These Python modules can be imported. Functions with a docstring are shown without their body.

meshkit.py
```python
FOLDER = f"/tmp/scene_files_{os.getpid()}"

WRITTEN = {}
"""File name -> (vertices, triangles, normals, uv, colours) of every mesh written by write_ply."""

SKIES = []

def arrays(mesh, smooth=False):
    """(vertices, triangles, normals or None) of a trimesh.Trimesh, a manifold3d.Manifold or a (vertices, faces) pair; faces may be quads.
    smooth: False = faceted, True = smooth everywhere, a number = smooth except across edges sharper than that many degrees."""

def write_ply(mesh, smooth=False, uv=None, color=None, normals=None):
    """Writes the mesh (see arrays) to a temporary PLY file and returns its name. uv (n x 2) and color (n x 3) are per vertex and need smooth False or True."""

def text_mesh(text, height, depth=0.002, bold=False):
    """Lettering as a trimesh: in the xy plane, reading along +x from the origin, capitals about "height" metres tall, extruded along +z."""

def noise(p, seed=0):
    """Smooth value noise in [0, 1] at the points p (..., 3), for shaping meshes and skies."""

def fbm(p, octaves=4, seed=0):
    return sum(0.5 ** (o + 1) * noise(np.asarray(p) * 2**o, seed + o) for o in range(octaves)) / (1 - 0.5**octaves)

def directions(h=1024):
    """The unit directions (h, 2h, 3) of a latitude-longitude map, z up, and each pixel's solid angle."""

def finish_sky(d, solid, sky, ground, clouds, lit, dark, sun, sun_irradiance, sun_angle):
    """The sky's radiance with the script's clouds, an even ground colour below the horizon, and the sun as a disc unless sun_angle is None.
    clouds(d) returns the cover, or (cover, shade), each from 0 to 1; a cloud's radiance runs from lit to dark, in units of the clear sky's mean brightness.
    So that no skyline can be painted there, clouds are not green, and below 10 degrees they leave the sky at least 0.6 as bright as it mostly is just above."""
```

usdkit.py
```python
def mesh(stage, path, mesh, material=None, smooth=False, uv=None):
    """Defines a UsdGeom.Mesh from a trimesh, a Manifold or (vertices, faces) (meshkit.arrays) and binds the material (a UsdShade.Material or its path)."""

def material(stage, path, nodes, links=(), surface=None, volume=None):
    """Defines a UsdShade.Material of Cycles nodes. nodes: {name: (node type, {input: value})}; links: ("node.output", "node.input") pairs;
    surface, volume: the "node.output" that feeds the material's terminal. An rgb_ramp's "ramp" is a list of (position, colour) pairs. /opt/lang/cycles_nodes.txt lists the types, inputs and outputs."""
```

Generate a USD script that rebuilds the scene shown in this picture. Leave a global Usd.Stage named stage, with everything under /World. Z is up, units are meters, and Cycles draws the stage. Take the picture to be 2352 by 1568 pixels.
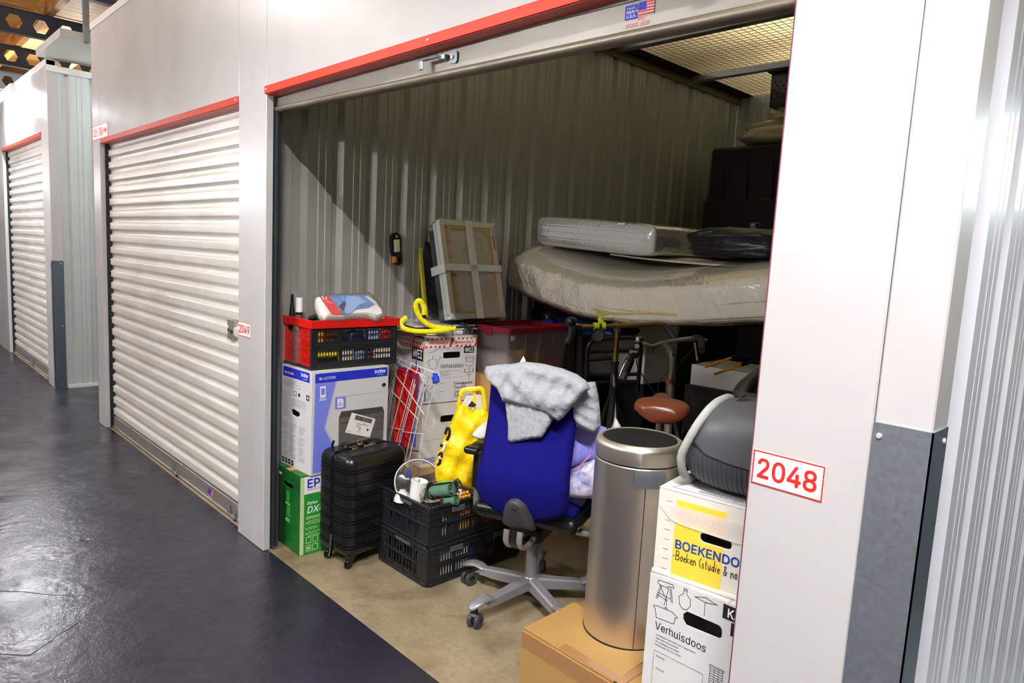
import math, random, numpy as np, trimesh, usdkit, meshkit
import manifold3d as mf
from pxr import Usd, UsdGeom, UsdLux, UsdShade, Gf, Sdf
from shapely.geometry import Polygon, LineString, MultiPolygon, Point, box as sbox
from shapely.ops import unary_union
from shapely import affinity
from scipy.spatial import Delaunay
rng = np.random.default_rng(7); random.seed(7)
A = np.array
# ------------------------------------------------------------------ stage, camera, lamps
stage = Usd.Stage.CreateInMemory()
UsdGeom.SetStageUpAxis(stage, 'Z'); UsdGeom.SetStageMetersPerUnit(stage, 1.0)
UsdGeom.Xform.Define(stage, '/World'); UsdGeom.Scope.Define(stage, '/World/Looks')
EXPOSURE = 1.95
CAM = A([3.101, -1.405, 1.5])
yaw, pitch, roll = -0.797304, -0.125254, 0.0528088
fw = A([math.sin(yaw)*math.cos(pitch), math.cos(yaw)*math.cos(pitch), math.sin(pitch)])
rt = np.cross(fw, [0, 0, 1]); rt /= np.linalg.norm(rt); up = np.cross(rt, fw)
rt, up = math.cos(roll)*rt+math.sin(roll)*up, -math.sin(roll)*rt+math.cos(roll)*up
cam = UsdGeom.Camera.Define(stage, '/World/camera')
cam.CreateFocalLengthAttr(24.188); cam.CreateHorizontalApertureAttr(36.0); cam.CreateVerticalApertureAttr(24.0)
cam.CreateClippingRangeAttr(Gf.Vec2f(0.05, 200)); cam.CreateExposureAttr(EXPOSURE)
cam.AddTransformOp().Set(Gf.Matrix4d(*rt, 0, *up, 0, *(-fw), 0, *CAM, 1))
# hall lamps, out of view but for the second, placed for their light: (centre, length along x or y, strength, colour)
TUBES = [((3.5, -1.85, 3.87), 1.5, 'x', 640, (1.0, .985, 1.0)),
         ((-6.05, -0.12, 2.87), 1.15, 'x', 75, (.93, .95, 1.0)),
         ((-4.9, -2.04, 2.20), 1.25, 'x', 42, (.95, .95, 1.02)),
         ((-10.2, -2.04, 2.30), 1.25, 'x', 45, (1.0, .97, .98)),
         ((3.95, 4.6, 2.35), 1.25, 'y', 160, (.82, .97, 1.0)),
         ((-3.2, -1.85, 3.87), 1.25, 'x', 40, (1.0, .86, .84)),
         ((-3.75, 1.4, 2.85), 1.25, 'y', 24, (.92, .98, 1.0)),
         ((-12.0, 2.0, 3.90), 1.25, 'x', 260, (1.0, .95, .88)),
         ((0.3, -2.04, 2.40), 1.25, 'x', 50, (.97, .98, 1.0)),
         ((-0.6, 7.8, 3.20), 1.25, 'x', 150, (1.0, .97, .88))]
# ------------------------------------------------------------------ materials
def S(*c):
    if len(c) == 1: c = c[0]
    c = A(c, float)/255
    return tuple(np.where(c <= .04045, c/12.92, ((c+.055)/1.055)**2.4))
M = {}
def P(name, c, r=.5, m=0., var=0., vs=6., bump=0., bs=60., bd=.002, rv=0., stretch=None, dark=None, **kw):
    """principled material; var: tone variation by noise of scale vs; bump strength / scale bs"""
    n = {'p': ('principled_bsdf', dict(base_color=S(c), roughness=r, metallic=m, **kw))}; l = []
    if var or bump or rv:
        n['t'] = ('texture_coordinate', {}); src = 't.object'
        if stretch: n['mp'] = ('mapping', dict(scale=stretch)); l.append((src, 'mp.vector')); src = 'mp.vector'
    if var:
        b = A(S(c)); d = A(S(dark)) if dark else b*(1-var)
        n['n'] = ('noise_texture', dict(scale=vs, detail=5., roughness=.6)); l.append((src, 'n.vector'))
        n['r'] = ('rgb_ramp', dict(ramp=[(.32, tuple(d)), (.68, tuple(np.minimum(b*(1+var*.5), 1)))])); l += [('n.fac', 'r.fac'), ('r.color', 'p.base_color')]
    if rv:
        n['n3'] = ('noise_texture', dict(scale=vs*1.7, detail=4.)); l.append((src, 'n3.vector'))
        n['mr'] = ('map_range', dict(from_min=.3, from_max=.7, to_min=max(r-rv, .03), to_max=r+rv)); l += [('n3.fac', 'mr.value'), ('mr.result', 'p.roughness')]
    if bump:
        n['n2'] = ('noise_texture', dict(scale=bs, detail=4.)); l.append((src, 'n2.vector'))
        n['b'] = ('bump', dict(strength=bump, distance=bd)); l += [('n2.fac', 'b.height'), ('b.normal', 'p.normal')]
    M[name] = usdkit.material(stage, '/World/Looks/'+name, n, l, surface='p.BSDF')
def emis(name, c, s):
    M[name] = usdkit.material(stage, '/World/Looks/'+name, {'e': ('emission', dict(color=c, strength=float(s)))}, [], surface='e.emission')
def film(name, c=(1, 1, 1), gloss=.12, amount=.18, tint=.0, body=(.8, .8, .8)):
    """thin clear plastic: transparent, a little milky body, glossy by fresnel, crinkled"""
    n = {'t': ('transparent_bsdf', dict(color=c)), 'd': ('diffuse_bsdf', dict(color=body)), 'g': ('glossy_bsdf', dict(color=(1, 1, 1), roughness=gloss)),
         'tc': ('texture_coordinate', {}), 'n': ('noise_texture', dict(scale=26., detail=3., distortion=1.2)), 'b': ('bump', dict(strength=.35, distance=.006)),
         'f': ('fresnel', dict(IOR=1.45)), 'm1': ('mix_closure', dict(fac=tint)), 'm2': ('mix_closure', {}), 'k': ('math', dict(math_type='multiply_add', value2=.55, value3=amount))}
    l = [('tc.object', 'n.vector'), ('n.fac', 'b.height'), ('b.normal', 'g.normal'), ('b.normal', 'f.normal'), ('t.BSDF', 'm1.closure1'), ('d.BSDF', 'm1.closure2'),
         ('f.fac', 'k.value1'), ('k.value', 'm2.fac'), ('m1.closure', 'm2.closure1'), ('g.BSDF', 'm2.closure2')]
    M[name] = usdkit.material(stage, '/World/Looks/'+name, n, l, surface='m2.closure')
P('panel_white', (186, 183, 181), .30, var=.02, vs=1.3, bump=.02, bs=1.5, bd=.01, rv=.04)
P('panel_grey', (172, 170, 168), .4)
P('panel_edge', (215, 212, 204), .4)
P('red_trim', (196, 52, 24), .35)
P('maroon', (120, 30, 60), .5)
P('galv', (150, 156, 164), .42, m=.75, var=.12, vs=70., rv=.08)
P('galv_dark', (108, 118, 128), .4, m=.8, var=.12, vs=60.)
P('zinc_darkened', (80, 78, 70), .5)  # dark tone for the unseen right partition, dims what it bounces
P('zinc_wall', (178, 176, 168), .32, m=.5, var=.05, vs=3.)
P('side_wall', (188, 192, 190), .42, m=.15, var=.03, vs=2.)
P('right_wall', (206, 207, 212), .30, m=.12, var=.03, vs=2.)
P('slat', (222, 219, 214), .34, m=.05, var=.02, vs=3., dark=(208, 200, 188), rv=.06, stretch=(.6, 1, 2.))
P('alu', (146, 140, 132), .45, m=.5, var=.12, vs=8., stretch=(.4, 4, 4))
P('alu_lip', (132, 124, 108), .45, m=.6, var=.25, vs=9., stretch=(.5, 4, 4))
P('black_rubber', (22, 23, 24), .6)
P('black_plastic', (20, 20, 21), .33, bump=.05, bs=200.)
P('black_gloss', (16, 16, 17), .2)
P('black_cloth', (14, 14, 15), .55)
P('screw', (225, 220, 210), .35, m=.5)
P('sticker', (243, 240, 234), .4)
P('red_print', (226, 40, 34), .45)
P('black_print', (22, 21, 22), .6)
P('grey_print', (110, 106, 108), .6)
P('pale_print', (150, 150, 172), .6)
P('blue_print', (34, 48, 196), .5)
P('lilac_print', (122, 134, 232), .5)
P('navy_print', (28, 66, 156), .5)
P('yellow_print', (244, 205, 66), .55)
P('flag_blue', (40, 40, 210), .5)
P('pink_print', (226, 140, 140), .6)
P('lamp_body', (225, 225, 225), .4)
P('wood_plank', (226, 178, 104), .6, var=.22, vs=5., stretch=(4, .5, 1), dark=(160, 108, 52))
P('wood_joist', (214, 160, 86), .6, var=.25, vs=6., stretch=(.5, 4, 4), dark=(140, 92, 44))
P('steel_beam', (70, 76, 88), .5, var=.1, vs=4.)
P('wire', (120, 110, 80), .5, m=.5)
P('fibreboard', (222, 200, 152), .8, var=.05, vs=3.)
P('rail', (150, 140, 98), .5, m=.3)
P('carton_white', (212, 210, 208), .6, var=.03, vs=4.)
P('carton_cream', (222, 216, 203), .6, var=.03, vs=4.)
P('carton_brown', (190, 142, 82), .65, var=.06, vs=5.)
P('carton_tan', (166, 130, 74), .65, var=.05, vs=4.)
P('tape_brown', (156, 112, 72), .3, var=.04, vs=7.)
P('carton_green', (22, 112, 36), .38, var=.35, vs=5., dark=(8, 66, 22))
P('print_green', (40, 150, 50), .4, var=.06, vs=4.)
P('pale_green', (196, 214, 160), .6)
P('dark_green', (52, 74, 60), .45, var=.2, vs=14.)
P('printer_grey', (104, 96, 92), .5)
P('printer_dark', (74, 68, 64), .5)
P('crate_red', (214, 30, 22), .32)
P('crate_black', (30, 32, 35), .38)
P('suitcase', (21, 21, 22), .30, bump=.12, bs=260.)
P('chrome', (200, 196, 188), .16, m=1.)
P('zip_metal', (190, 176, 140), .3, m=.9)
P('chair_blue', (14, 12, 104), .9, var=.05, vs=8., bump=.25, bs=500., specular_ior_level=.15)
P('chair_grey', (142, 141, 144), .36, m=.35)
P('chair_silver', (176, 174, 170), .3, m=.7)
P('copper', (176, 120, 84), .3, m=.9)
P('dark_grey', (58, 58, 60), .5)
P('bin_black', (26, 26, 26), .8, specular_ior_level=.15)
P('bin_grey', (84, 86, 90), .42)
P('quilt', (164, 165, 170), .9, var=.05, vs=14., bump=.9, bs=42., bd=.008)
P('white_cloth', (224, 220, 210), .9, var=.04, vs=20., bump=.3, bs=90.)
P('fleece', (150, 146, 236), .95, var=.15, vs=30., bump=.5, bs=120., bd=.006)
P('fleece_pale', (226, 222, 228), .95, var=.55, vs=22., dark=(120, 120, 196), bump=.5, bs=120., bd=.006)
P('slipper', (118, 116, 190), .9, bump=.3, bs=140.)
P('tote', (250, 212, 10), .40, var=.05, vs=9., bump=.9, bs=11., bd=.02)
P('tote_inside', (214, 208, 196), .6)
P('hose_yellow', (242, 226, 24), .38)
P('grey_plastic', (186, 188, 190), .35)
P('wire_white', (232, 234, 238), .35)
P('wire_blue', (36, 40, 150), .35)
P('clip_blue', (36, 70, 214), .4)
P('red_bag', (214, 32, 22), .35, bump=.3, bs=14., bd=.01)
P('lid_red', (134, 20, 42), .38)
P('mattress', (230, 222, 204), .85, var=.05, vs=7., bump=.25, bs=18., bd=.01)
P('mattress_band', (206, 196, 178), .85, var=.06, vs=7.)
P('foam', (212, 186, 110), .9)
P('mattress_grey', (196, 194, 191), .8, var=.04, vs=5.)
P('canvas', (205, 196, 176), .8, var=.06, vs=9.)
P('canvas_white', (214, 210, 198), .7)
P('canvas_blue', (186, 200, 198), .7)
P('stretcher', (206, 150, 50), .55, var=.15, vs=9.)
P('tape_clear', (204, 202, 196), .25)
P('painting_dark', (70, 72, 70), .5, var=.7, vs=16., dark=(26, 28, 32))
P('yellow_frame', (224, 206, 60), .45, var=.2, vs=8.)
P('bike_black', (18, 18, 19), .3)
P('brass', (150, 128, 66), .28, m=.9)
P('bike_silver', (150, 148, 140), .3, m=.85)
P('ribbon', (204, 220, 30), .4)
P('leather', (100, 46, 24), .36, var=.1, vs=9., bump=.05, bs=160.)
P('orange', (226, 150, 40), .45)
P('bead', (226, 160, 52), .5)
P('vac_grey', (76, 77, 79), .42, bump=.06, bs=220.)
P('vac_dark', (64, 65, 68), .45)
P('vac_felt', (166, 168, 160), .8, var=.15, vs=60.)
P('ceramic', (236, 234, 230), .18)
P('green_cloth', (84, 120, 96), .8, bump=.2, bs=80.)
P('lime', (150, 216, 40), .3, transmission_weight=.3)
P('spoon_wood', (176, 146, 92), .6, var=.2, vs=20.)
P('dark_bag', (18, 20, 24), .4, bump=.5, bs=12., bd=.02)
P('navy_bag', (24, 34, 78), .4, bump=.5, bs=14., bd=.02)
P('bright_blue', (26, 40, 170), .4)  # plain bright blue of a case and a tin
P('pillow', (206, 200, 170), .8, bump=.3, bs=14., bd=.02)
P('purple', (120, 40, 70), .7); P('cream', (224, 214, 188), .7); P('sky_cloth', (150, 176, 210), .7); P('pack_blue', (120, 160, 216), .4, var=.15, vs=14., dark=(80, 90, 130))
P('pack_red', (218, 60, 60), .4); P('pack_dark', (70, 66, 74), .5)
film('film', amount=.03, tint=.04); film('film_milky', amount=.06, tint=.05, body=(.75, .74, .70)); P('tape_white', (246, 240, 234), .35, alpha=.38); film('clear_glass', c=(.96, .95, .90), gloss=.03, amount=.02, tint=.02); film('film_black', c=(.15, .15, .16), amount=.06, tint=.5, body=(.02, .02, .02))
film('bottle_glass', c=(.92, .95, .92), gloss=.05, amount=.12, tint=.06)
# frosted polypropylene of the storage box
M['frosted'] = usdkit.material(stage, '/World/Looks/frosted', {'t': ('translucent_bsdf', dict(color=S(226, 214, 214))), 'd': ('diffuse_bsdf', dict(color=S(214, 204, 204))), 'r': ('refraction_bsdf', dict(color=(.95, .92, .92), IOR=1.0, roughness=.35)),
    'g': ('glossy_bsdf', dict(color=(1, 1, 1), roughness=.25)), 'm1': ('mix_closure', dict(fac=.5)), 'm2': ('mix_closure', dict(fac=.62)), 'm3': ('mix_closure', dict(fac=.06))},
    [('t.BSDF', 'm1.closure1'), ('d.BSDF', 'm1.closure2'), ('m1.closure', 'm2.closure1'), ('r.BSDF', 'm2.closure2'), ('m2.closure', 'm3.closure1'), ('g.BSDF', 'm3.closure2')], surface='m3.closure')
# brushed stainless steel: horizontal brushing, stretched fine noise
P('steel', (226, 218, 206), .40, m=1., var=.03, vs=2., anisotropic=.5)
# glossy purple-grey corridor paint: patched, dented, worn
M['floor_paint'] = usdkit.material(stage, '/World/Looks/floor_paint', {'g': ('geometry', {}), 'n1': ('noise_texture', dict(scale=1.1, detail=6., roughness=.6)), 'n2': ('noise_texture', dict(scale=16., detail=5., roughness=.65)), 'n3': ('noise_texture', dict(scale=3.2, detail=3.)),
    'v': ('voronoi_texture', dict(feature='f1', scale=4.5, randomness=1.)), 'r': ('rgb_ramp', dict(ramp=[(.3, S(30, 28, 40)), (.7, S(44, 41, 52))])), 'mr': ('map_range', dict(from_min=.3, from_max=.7, to_min=.16, to_max=.34)),
    'sm': ('math', dict(math_type='multiply_add', value2=.6, value3=0.)), 'b': ('bump', dict(strength=.5, distance=.012)), 'p': ('principled_bsdf', dict(roughness=.25, specular_ior_level=.5)),
    'k': ('map_range', dict(from_min=.0, from_max=.10, to_min=0., to_max=.3, clamp=True)), 'ad': ('math', dict(math_type='add'))},
    [('g.position', 'n1.vector'), ('g.position', 'n2.vector'), ('g.position', 'n3.vector'), ('g.position', 'v.vector'), ('n1.fac', 'r.fac'), ('r.color', 'p.base_color'), ('n3.fac', 'mr.value'), ('mr.result', 'p.roughness'),
     ('n2.fac', 'sm.value1'), ('v.distance', 'k.value'), ('sm.value', 'ad.value1'), ('k.result', 'ad.value2'), ('ad.value', 'b.height'), ('b.normal', 'p.normal')], surface='p.BSDF')
M['concrete'] = usdkit.material(stage, '/World/Looks/concrete', {'g': ('geometry', {}), 'n1': ('noise_texture', dict(scale=2.6, detail=7., roughness=.65)), 'n2': ('noise_texture', dict(scale=48., detail=4.)), 'n3': ('noise_texture', dict(scale=3.7, detail=3., distortion=.6)),
    'r': ('rgb_ramp', dict(ramp=[(.3, S(118, 104, 80)), (.5, S(146, 131, 104)), (.72, S(164, 151, 124))])), 'r2': ('rgb_ramp', dict(ramp=[(.36, (.55, .5, .45)), (.5, (1, 1, 1))])), 'r3': ('rgb_ramp', dict(ramp=[(.3, (.82, .8, .76)), (.7, (1.1, 1.1, 1.1))])),
    'm1': ('mix', dict(mix_type='multiply', fac=.7)), 'm2': ('mix', dict(mix_type='multiply', fac=.8)), 'b': ('bump', dict(strength=.15, distance=.004)), 'p': ('principled_bsdf', dict(roughness=.6))},
    [('g.position', 'n1.vector'), ('g.position', 'n2.vector'), ('g.position', 'n3.vector'), ('n1.fac', 'r.fac'), ('n3.fac', 'r2.fac'), ('n2.fac', 'r3.fac'), ('r.color', 'm1.color1'), ('r2.color', 'm1.color2'), ('m1.color', 'm2.color1'), ('r3.color', 'm2.color2'),
     ('m2.color', 'p.base_color'), ('n2.fac', 'b.height'), ('b.normal', 'p.normal')], surface='p.BSDF')
# ------------------------------------------------------------------ scene-tree helpers
_n = {}
def numbered(parent, name):
    k = (parent, name); i = _n.get(k, 0); _n[k] = i+1
    return parent+'/'+name+('_%03d' % i if i else '')
def tagp(path, label=None, cat=None, group=None, kind=None):
    p = stage.GetPrimAtPath(path)
    for k, v in (('label', label), ('category', cat), ('group', group), ('kind', kind)):
        if v: p.SetCustomDataByKey(k, v)
    return path
def mat4(loc=(0, 0, 0), rz=0., rx=0., ry=0.):
    T = trimesh.transformations.euler_matrix(math.radians(rx), math.radians(ry), math.radians(rz), 'sxyz'); T[:3, 3] = loc; return T
GROUPS = {'fluorescent_lamp': 'fluorescent lamps of the hall', 'stacking_crate': 'black stacking crates', 'mattress': 'plastic-wrapped mattresses', 'bicycle': 'bicycles under the mattresses', 'pillow': 'wrapped pillows at the back', 'skewer': 'steel skewers in the crate', 'storage_tin': 'tins in the black crates', 'cardboard_box': 'cartons stored in the unit', 'whisk': 'whisks in the crate', 'cup': 'white cups in the crate', 'wooden_spoon': 'wooden spoons in the crate', 'serving_spoon': 'serving spoons in the crate', 'garbage_bag': 'dark plastic bags', 'pole': 'poles behind the silver bicycle', 'unit_number_sign': 'red and white unit number signs', 'cloth_bundle': 'clothes in the red crate', 'utensil_tray': 'trays in the upper black crate', 'cloth_stack': 'things in the storage box'}
def thing(name, label, cat, loc=(0, 0, 0), rz=0., M4=None, group=None, kind=None):
    group = group or GROUPS.get(name)
    path = numbered('/World', name); x = UsdGeom.Xform.Define(stage, path)
    T = mat4(loc, rz) if M4 is None else M4
    x.AddTransformOp().Set(Gf.Matrix4d(*T.T.ravel().tolist()))
    return tagp(path, label, cat, group, kind)
def part(parent, name, mesh, m, smooth=35, label=None, kind=None):
    if isinstance(mesh, list): mesh = cat(mesh)
    path = numbered(parent, name); usdkit.mesh(stage, path, mesh, M[m], smooth=smooth)
    return tagp(path, label, kind=kind)
def struct(name, mesh, m, label=None, smooth=False):
    p = part('/World', name, mesh, m, smooth); return tagp(p, label, kind='structure')
def single(name, mesh, m, label, category, group=None, smooth=35, kind=None, loc=None):
    """a thing that is one mesh, its origin at its base"""
    if isinstance(mesh, list): mesh = cat(mesh)
    mesh = mesh.copy(); b = mesh.bounds; o = A([(b[0, 0]+b[1, 0])/2, (b[0, 1]+b[1, 1])/2, b[0, 2]]); mesh.apply_translation(-o)
    path = numbered('/World', name); g = usdkit.mesh(stage, path, mesh, M[m], smooth=smooth)
    g.AddTranslateOp().Set(Gf.Vec3d(*o.tolist())); return tagp(path, label, category, group or GROUPS.get(name), kind)
# ------------------------------------------------------------------ mesh helpers
cat = lambda l: trimesh.util.concatenate([x for x in l])
def tm(m): 
    r = m.to_mesh(); return trimesh.Trimesh(r.vert_properties[:, :3], r.tri_verts, process=False)
def hull(pts): return trimesh.Trimesh(*(lambda h: (h.vertices, h.faces))(trimesh.convex.convex_hull(A(pts, float))), process=False)
def B(c, s, ch=0.):
    """box of centre c and size s with chamfered edges"""
    s = A(s, float)/2
    if ch <= 0: m = trimesh.creation.box(2*s)
    else:
        ch = min(ch, s.min()*.95); p = []
        for sx in (-1, 1):
            for sy in (-1, 1):
                for sz in (-1, 1):
                    for k in range(3):
                        q = s-ch; q[k] = s[k]; p.append(q*[sx, sy, sz])
        m = hull(p)
    m.apply_translation(c); return m
def BB(a, b, ch=0.): a, b = A(a, float), A(b, float); return B((a+b)/2, np.abs(b-a), ch)
def rbox(s, r, seg=16):
    """manifold rounded box centred at the origin"""
    s = A(s, float)/2-r; sp = mf.Manifold.sphere(r, seg)
    return mf.Manifold.batch_hull([sp.translate([x*s[0], y*s[1], z*s[2]]) for x in (-1, 1) for y in (-1, 1) for z in (-1, 1)])
def mbox(c, s): return mf.Manifold.cube(list(s), True).translate(list(c))
def tf(m, T): m = m.copy(); m.apply_transform(T); return m
def spline(p, n=8, closed=False):
    p = A(p, float); k = len(p); out = []
    for i in range(k if closed else k-1):
        a, b, c, d = (p[(i-1) % k], p[i], p[(i+1) % k], p[(i+2) % k]) if closed else (p[max(i-1, 0)], p[i], p[i+1], p[min(i+2, k-1)])
        for t in np.linspace(0, 1, n, endpoint=False): out.append(.5*((2*b)+(c-a)*t+(2*a-5*b+4*c-d)*t*t+(3*b-a-3*c+d)*t**3))
    if not closed: out.append(p[-1])
    return A(out)
def tube(p, r, n=10, closed=False, caps=True, flat=None):
    """swept tube along p; r scalar or per point; flat=(normal, ratio) squashes along a fixed normal"""
    p = A(p, float); k = len(p); r = np.broadcast_to(A(r, float), (k,))
    t = np.roll(p, -1, 0)-np.roll(p, 1, 0) if closed else np.gradient(p, axis=0)
    t /= np.linalg.norm(t, axis=1, keepdims=True)+1e-12
    ref = A([0, 0, 1.]) if abs(t[0, 2]) < .9 else A([1., 0, 0]); a = np.cross(t[0], ref); a /= np.linalg.norm(a); V = []
    for i in range(k):
        a = a-t[i]*(a@t[i]); a /= np.linalg.norm(a)+1e-12; b = np.cross(t[i], a); th = np.arange(n)*2*np.pi/n
        ring = np.cos(th)[:, None]*a+np.sin(th)[:, None]*b
        if flat is not None: nn = A(flat[0], float); nn /= np.linalg.norm(nn); ring = ring-np.outer(ring@nn, nn)*(1-flat[1])
        V.append(p[i]+r[i]*ring)
    V = np.vstack(V); F = []
    for i in range(k if closed else k-1):
        j = (i+1) % k
        for q in range(n):
            e = (q+1) % n; F += [[i*n+q, i*n+e, j*n+e], [i*n+q, j*n+e, j*n+q]]
    if caps and not closed:
        V = np.vstack([V, p[0], p[-1]])
        for q in range(n): e = (q+1) % n; F += [[k*n, e, q], [k*n+1, (k-1)*n+q, (k-1)*n+e]]
    return trimesh.Trimesh(V, F, process=False)
def lathe(prof, n=48, loc=(0, 0, 0)):
    m = trimesh.creation.revolve(A(prof, float), sections=n); m.apply_translation(loc); return m
def cyl(c, r, h, n=24, axis='z', ch=0.):
    ch = min(ch, r*.5, h*.4)
    pr = [(0, -h/2), (r-ch, -h/2), (r, -h/2+ch), (r, h/2-ch), (r-ch, h/2), (0, h/2)] if ch else [(0, -h/2), (r, -h/2), (r, h/2), (0, h/2)]
    m = lathe(pr, n)
    if axis == 'x': m.apply_transform(mat4(ry=90))
    if axis == 'y': m.apply_transform(mat4(rx=90))
    m.apply_translation(c); return m
def polys(g): return [x for x in (g.geoms if hasattr(g, 'geoms') else [g]) if x.geom_type == 'Polygon' and x.area > 1e-9]
def ext(g, d, T=None):
    m = cat([trimesh.creation.extrude_polygon(x, d, engine='earcut') for x in polys(g)])
    if T is not None: m.apply_transform(T)
    return m
def frame(o, a, b):
    a = A(a, float); a /= np.linalg.norm(a); b = A(b, float); b = b-a*(a@b); b /= np.linalg.norm(b)
    T = np.eye(4); T[:3, 0], T[:3, 1], T[:3, 2], T[:3, 3] = a, b, np.cross(a, b), o; return T
def strokes(lines, w): return unary_union([LineString(l).buffer(w/2, cap_style=2, join_style=2, quad_segs=2) for l in lines])
def txt(s, h, w=None, at=(0, 0), bold=False, rot=0., shear=0., d=.0005, sx=None):
    m = meshkit.text_mesh(s, h, d, bold)
    b = m.bounds; m.apply_translation([-b[0, 0], 0, 0])
    k = w/(b[1, 0]-b[0, 0]) if w else (sx or 1); m.apply_scale([k, 1, 1])
    if shear: T = np.eye(4); T[0, 1] = shear; m.apply_transform(T)
    m.apply_transform(mat4((at[0], at[1], 0), rot)); return m
def decal(parent, name, g, m, T, d=.0006, off=.0002, label=None):
    """flat print g (shapely shape(s), or ready meshes in the print's own plane) laid on the face whose frame is T"""
    ms = g if isinstance(g, list) and not hasattr(g[0], 'geom_type') else [ext(unary_union(g) if isinstance(g, list) else g, d)]
    for me in ms[1:]: decal(parent, name, [me], m, T, d, off)
    me = ms[0].copy(); me.apply_translation([0, 0, off]); me.apply_transform(T); return part(parent, name, me, m, False, label)
def tlines(x0, x1, ys, h=.0022, seed=0, ragged=.3):
    """rows of small print too fine to read"""
    r = random.Random(seed); g = []
    for y in ys:
        x = x0; e = x1-(x1-x0)*ragged*r.random()
        while x < e:
            w = min(r.uniform(.004, .014), e-x); g.append(sbox(x, y, x+w, y+h)); x += w+.002
    return g
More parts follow.
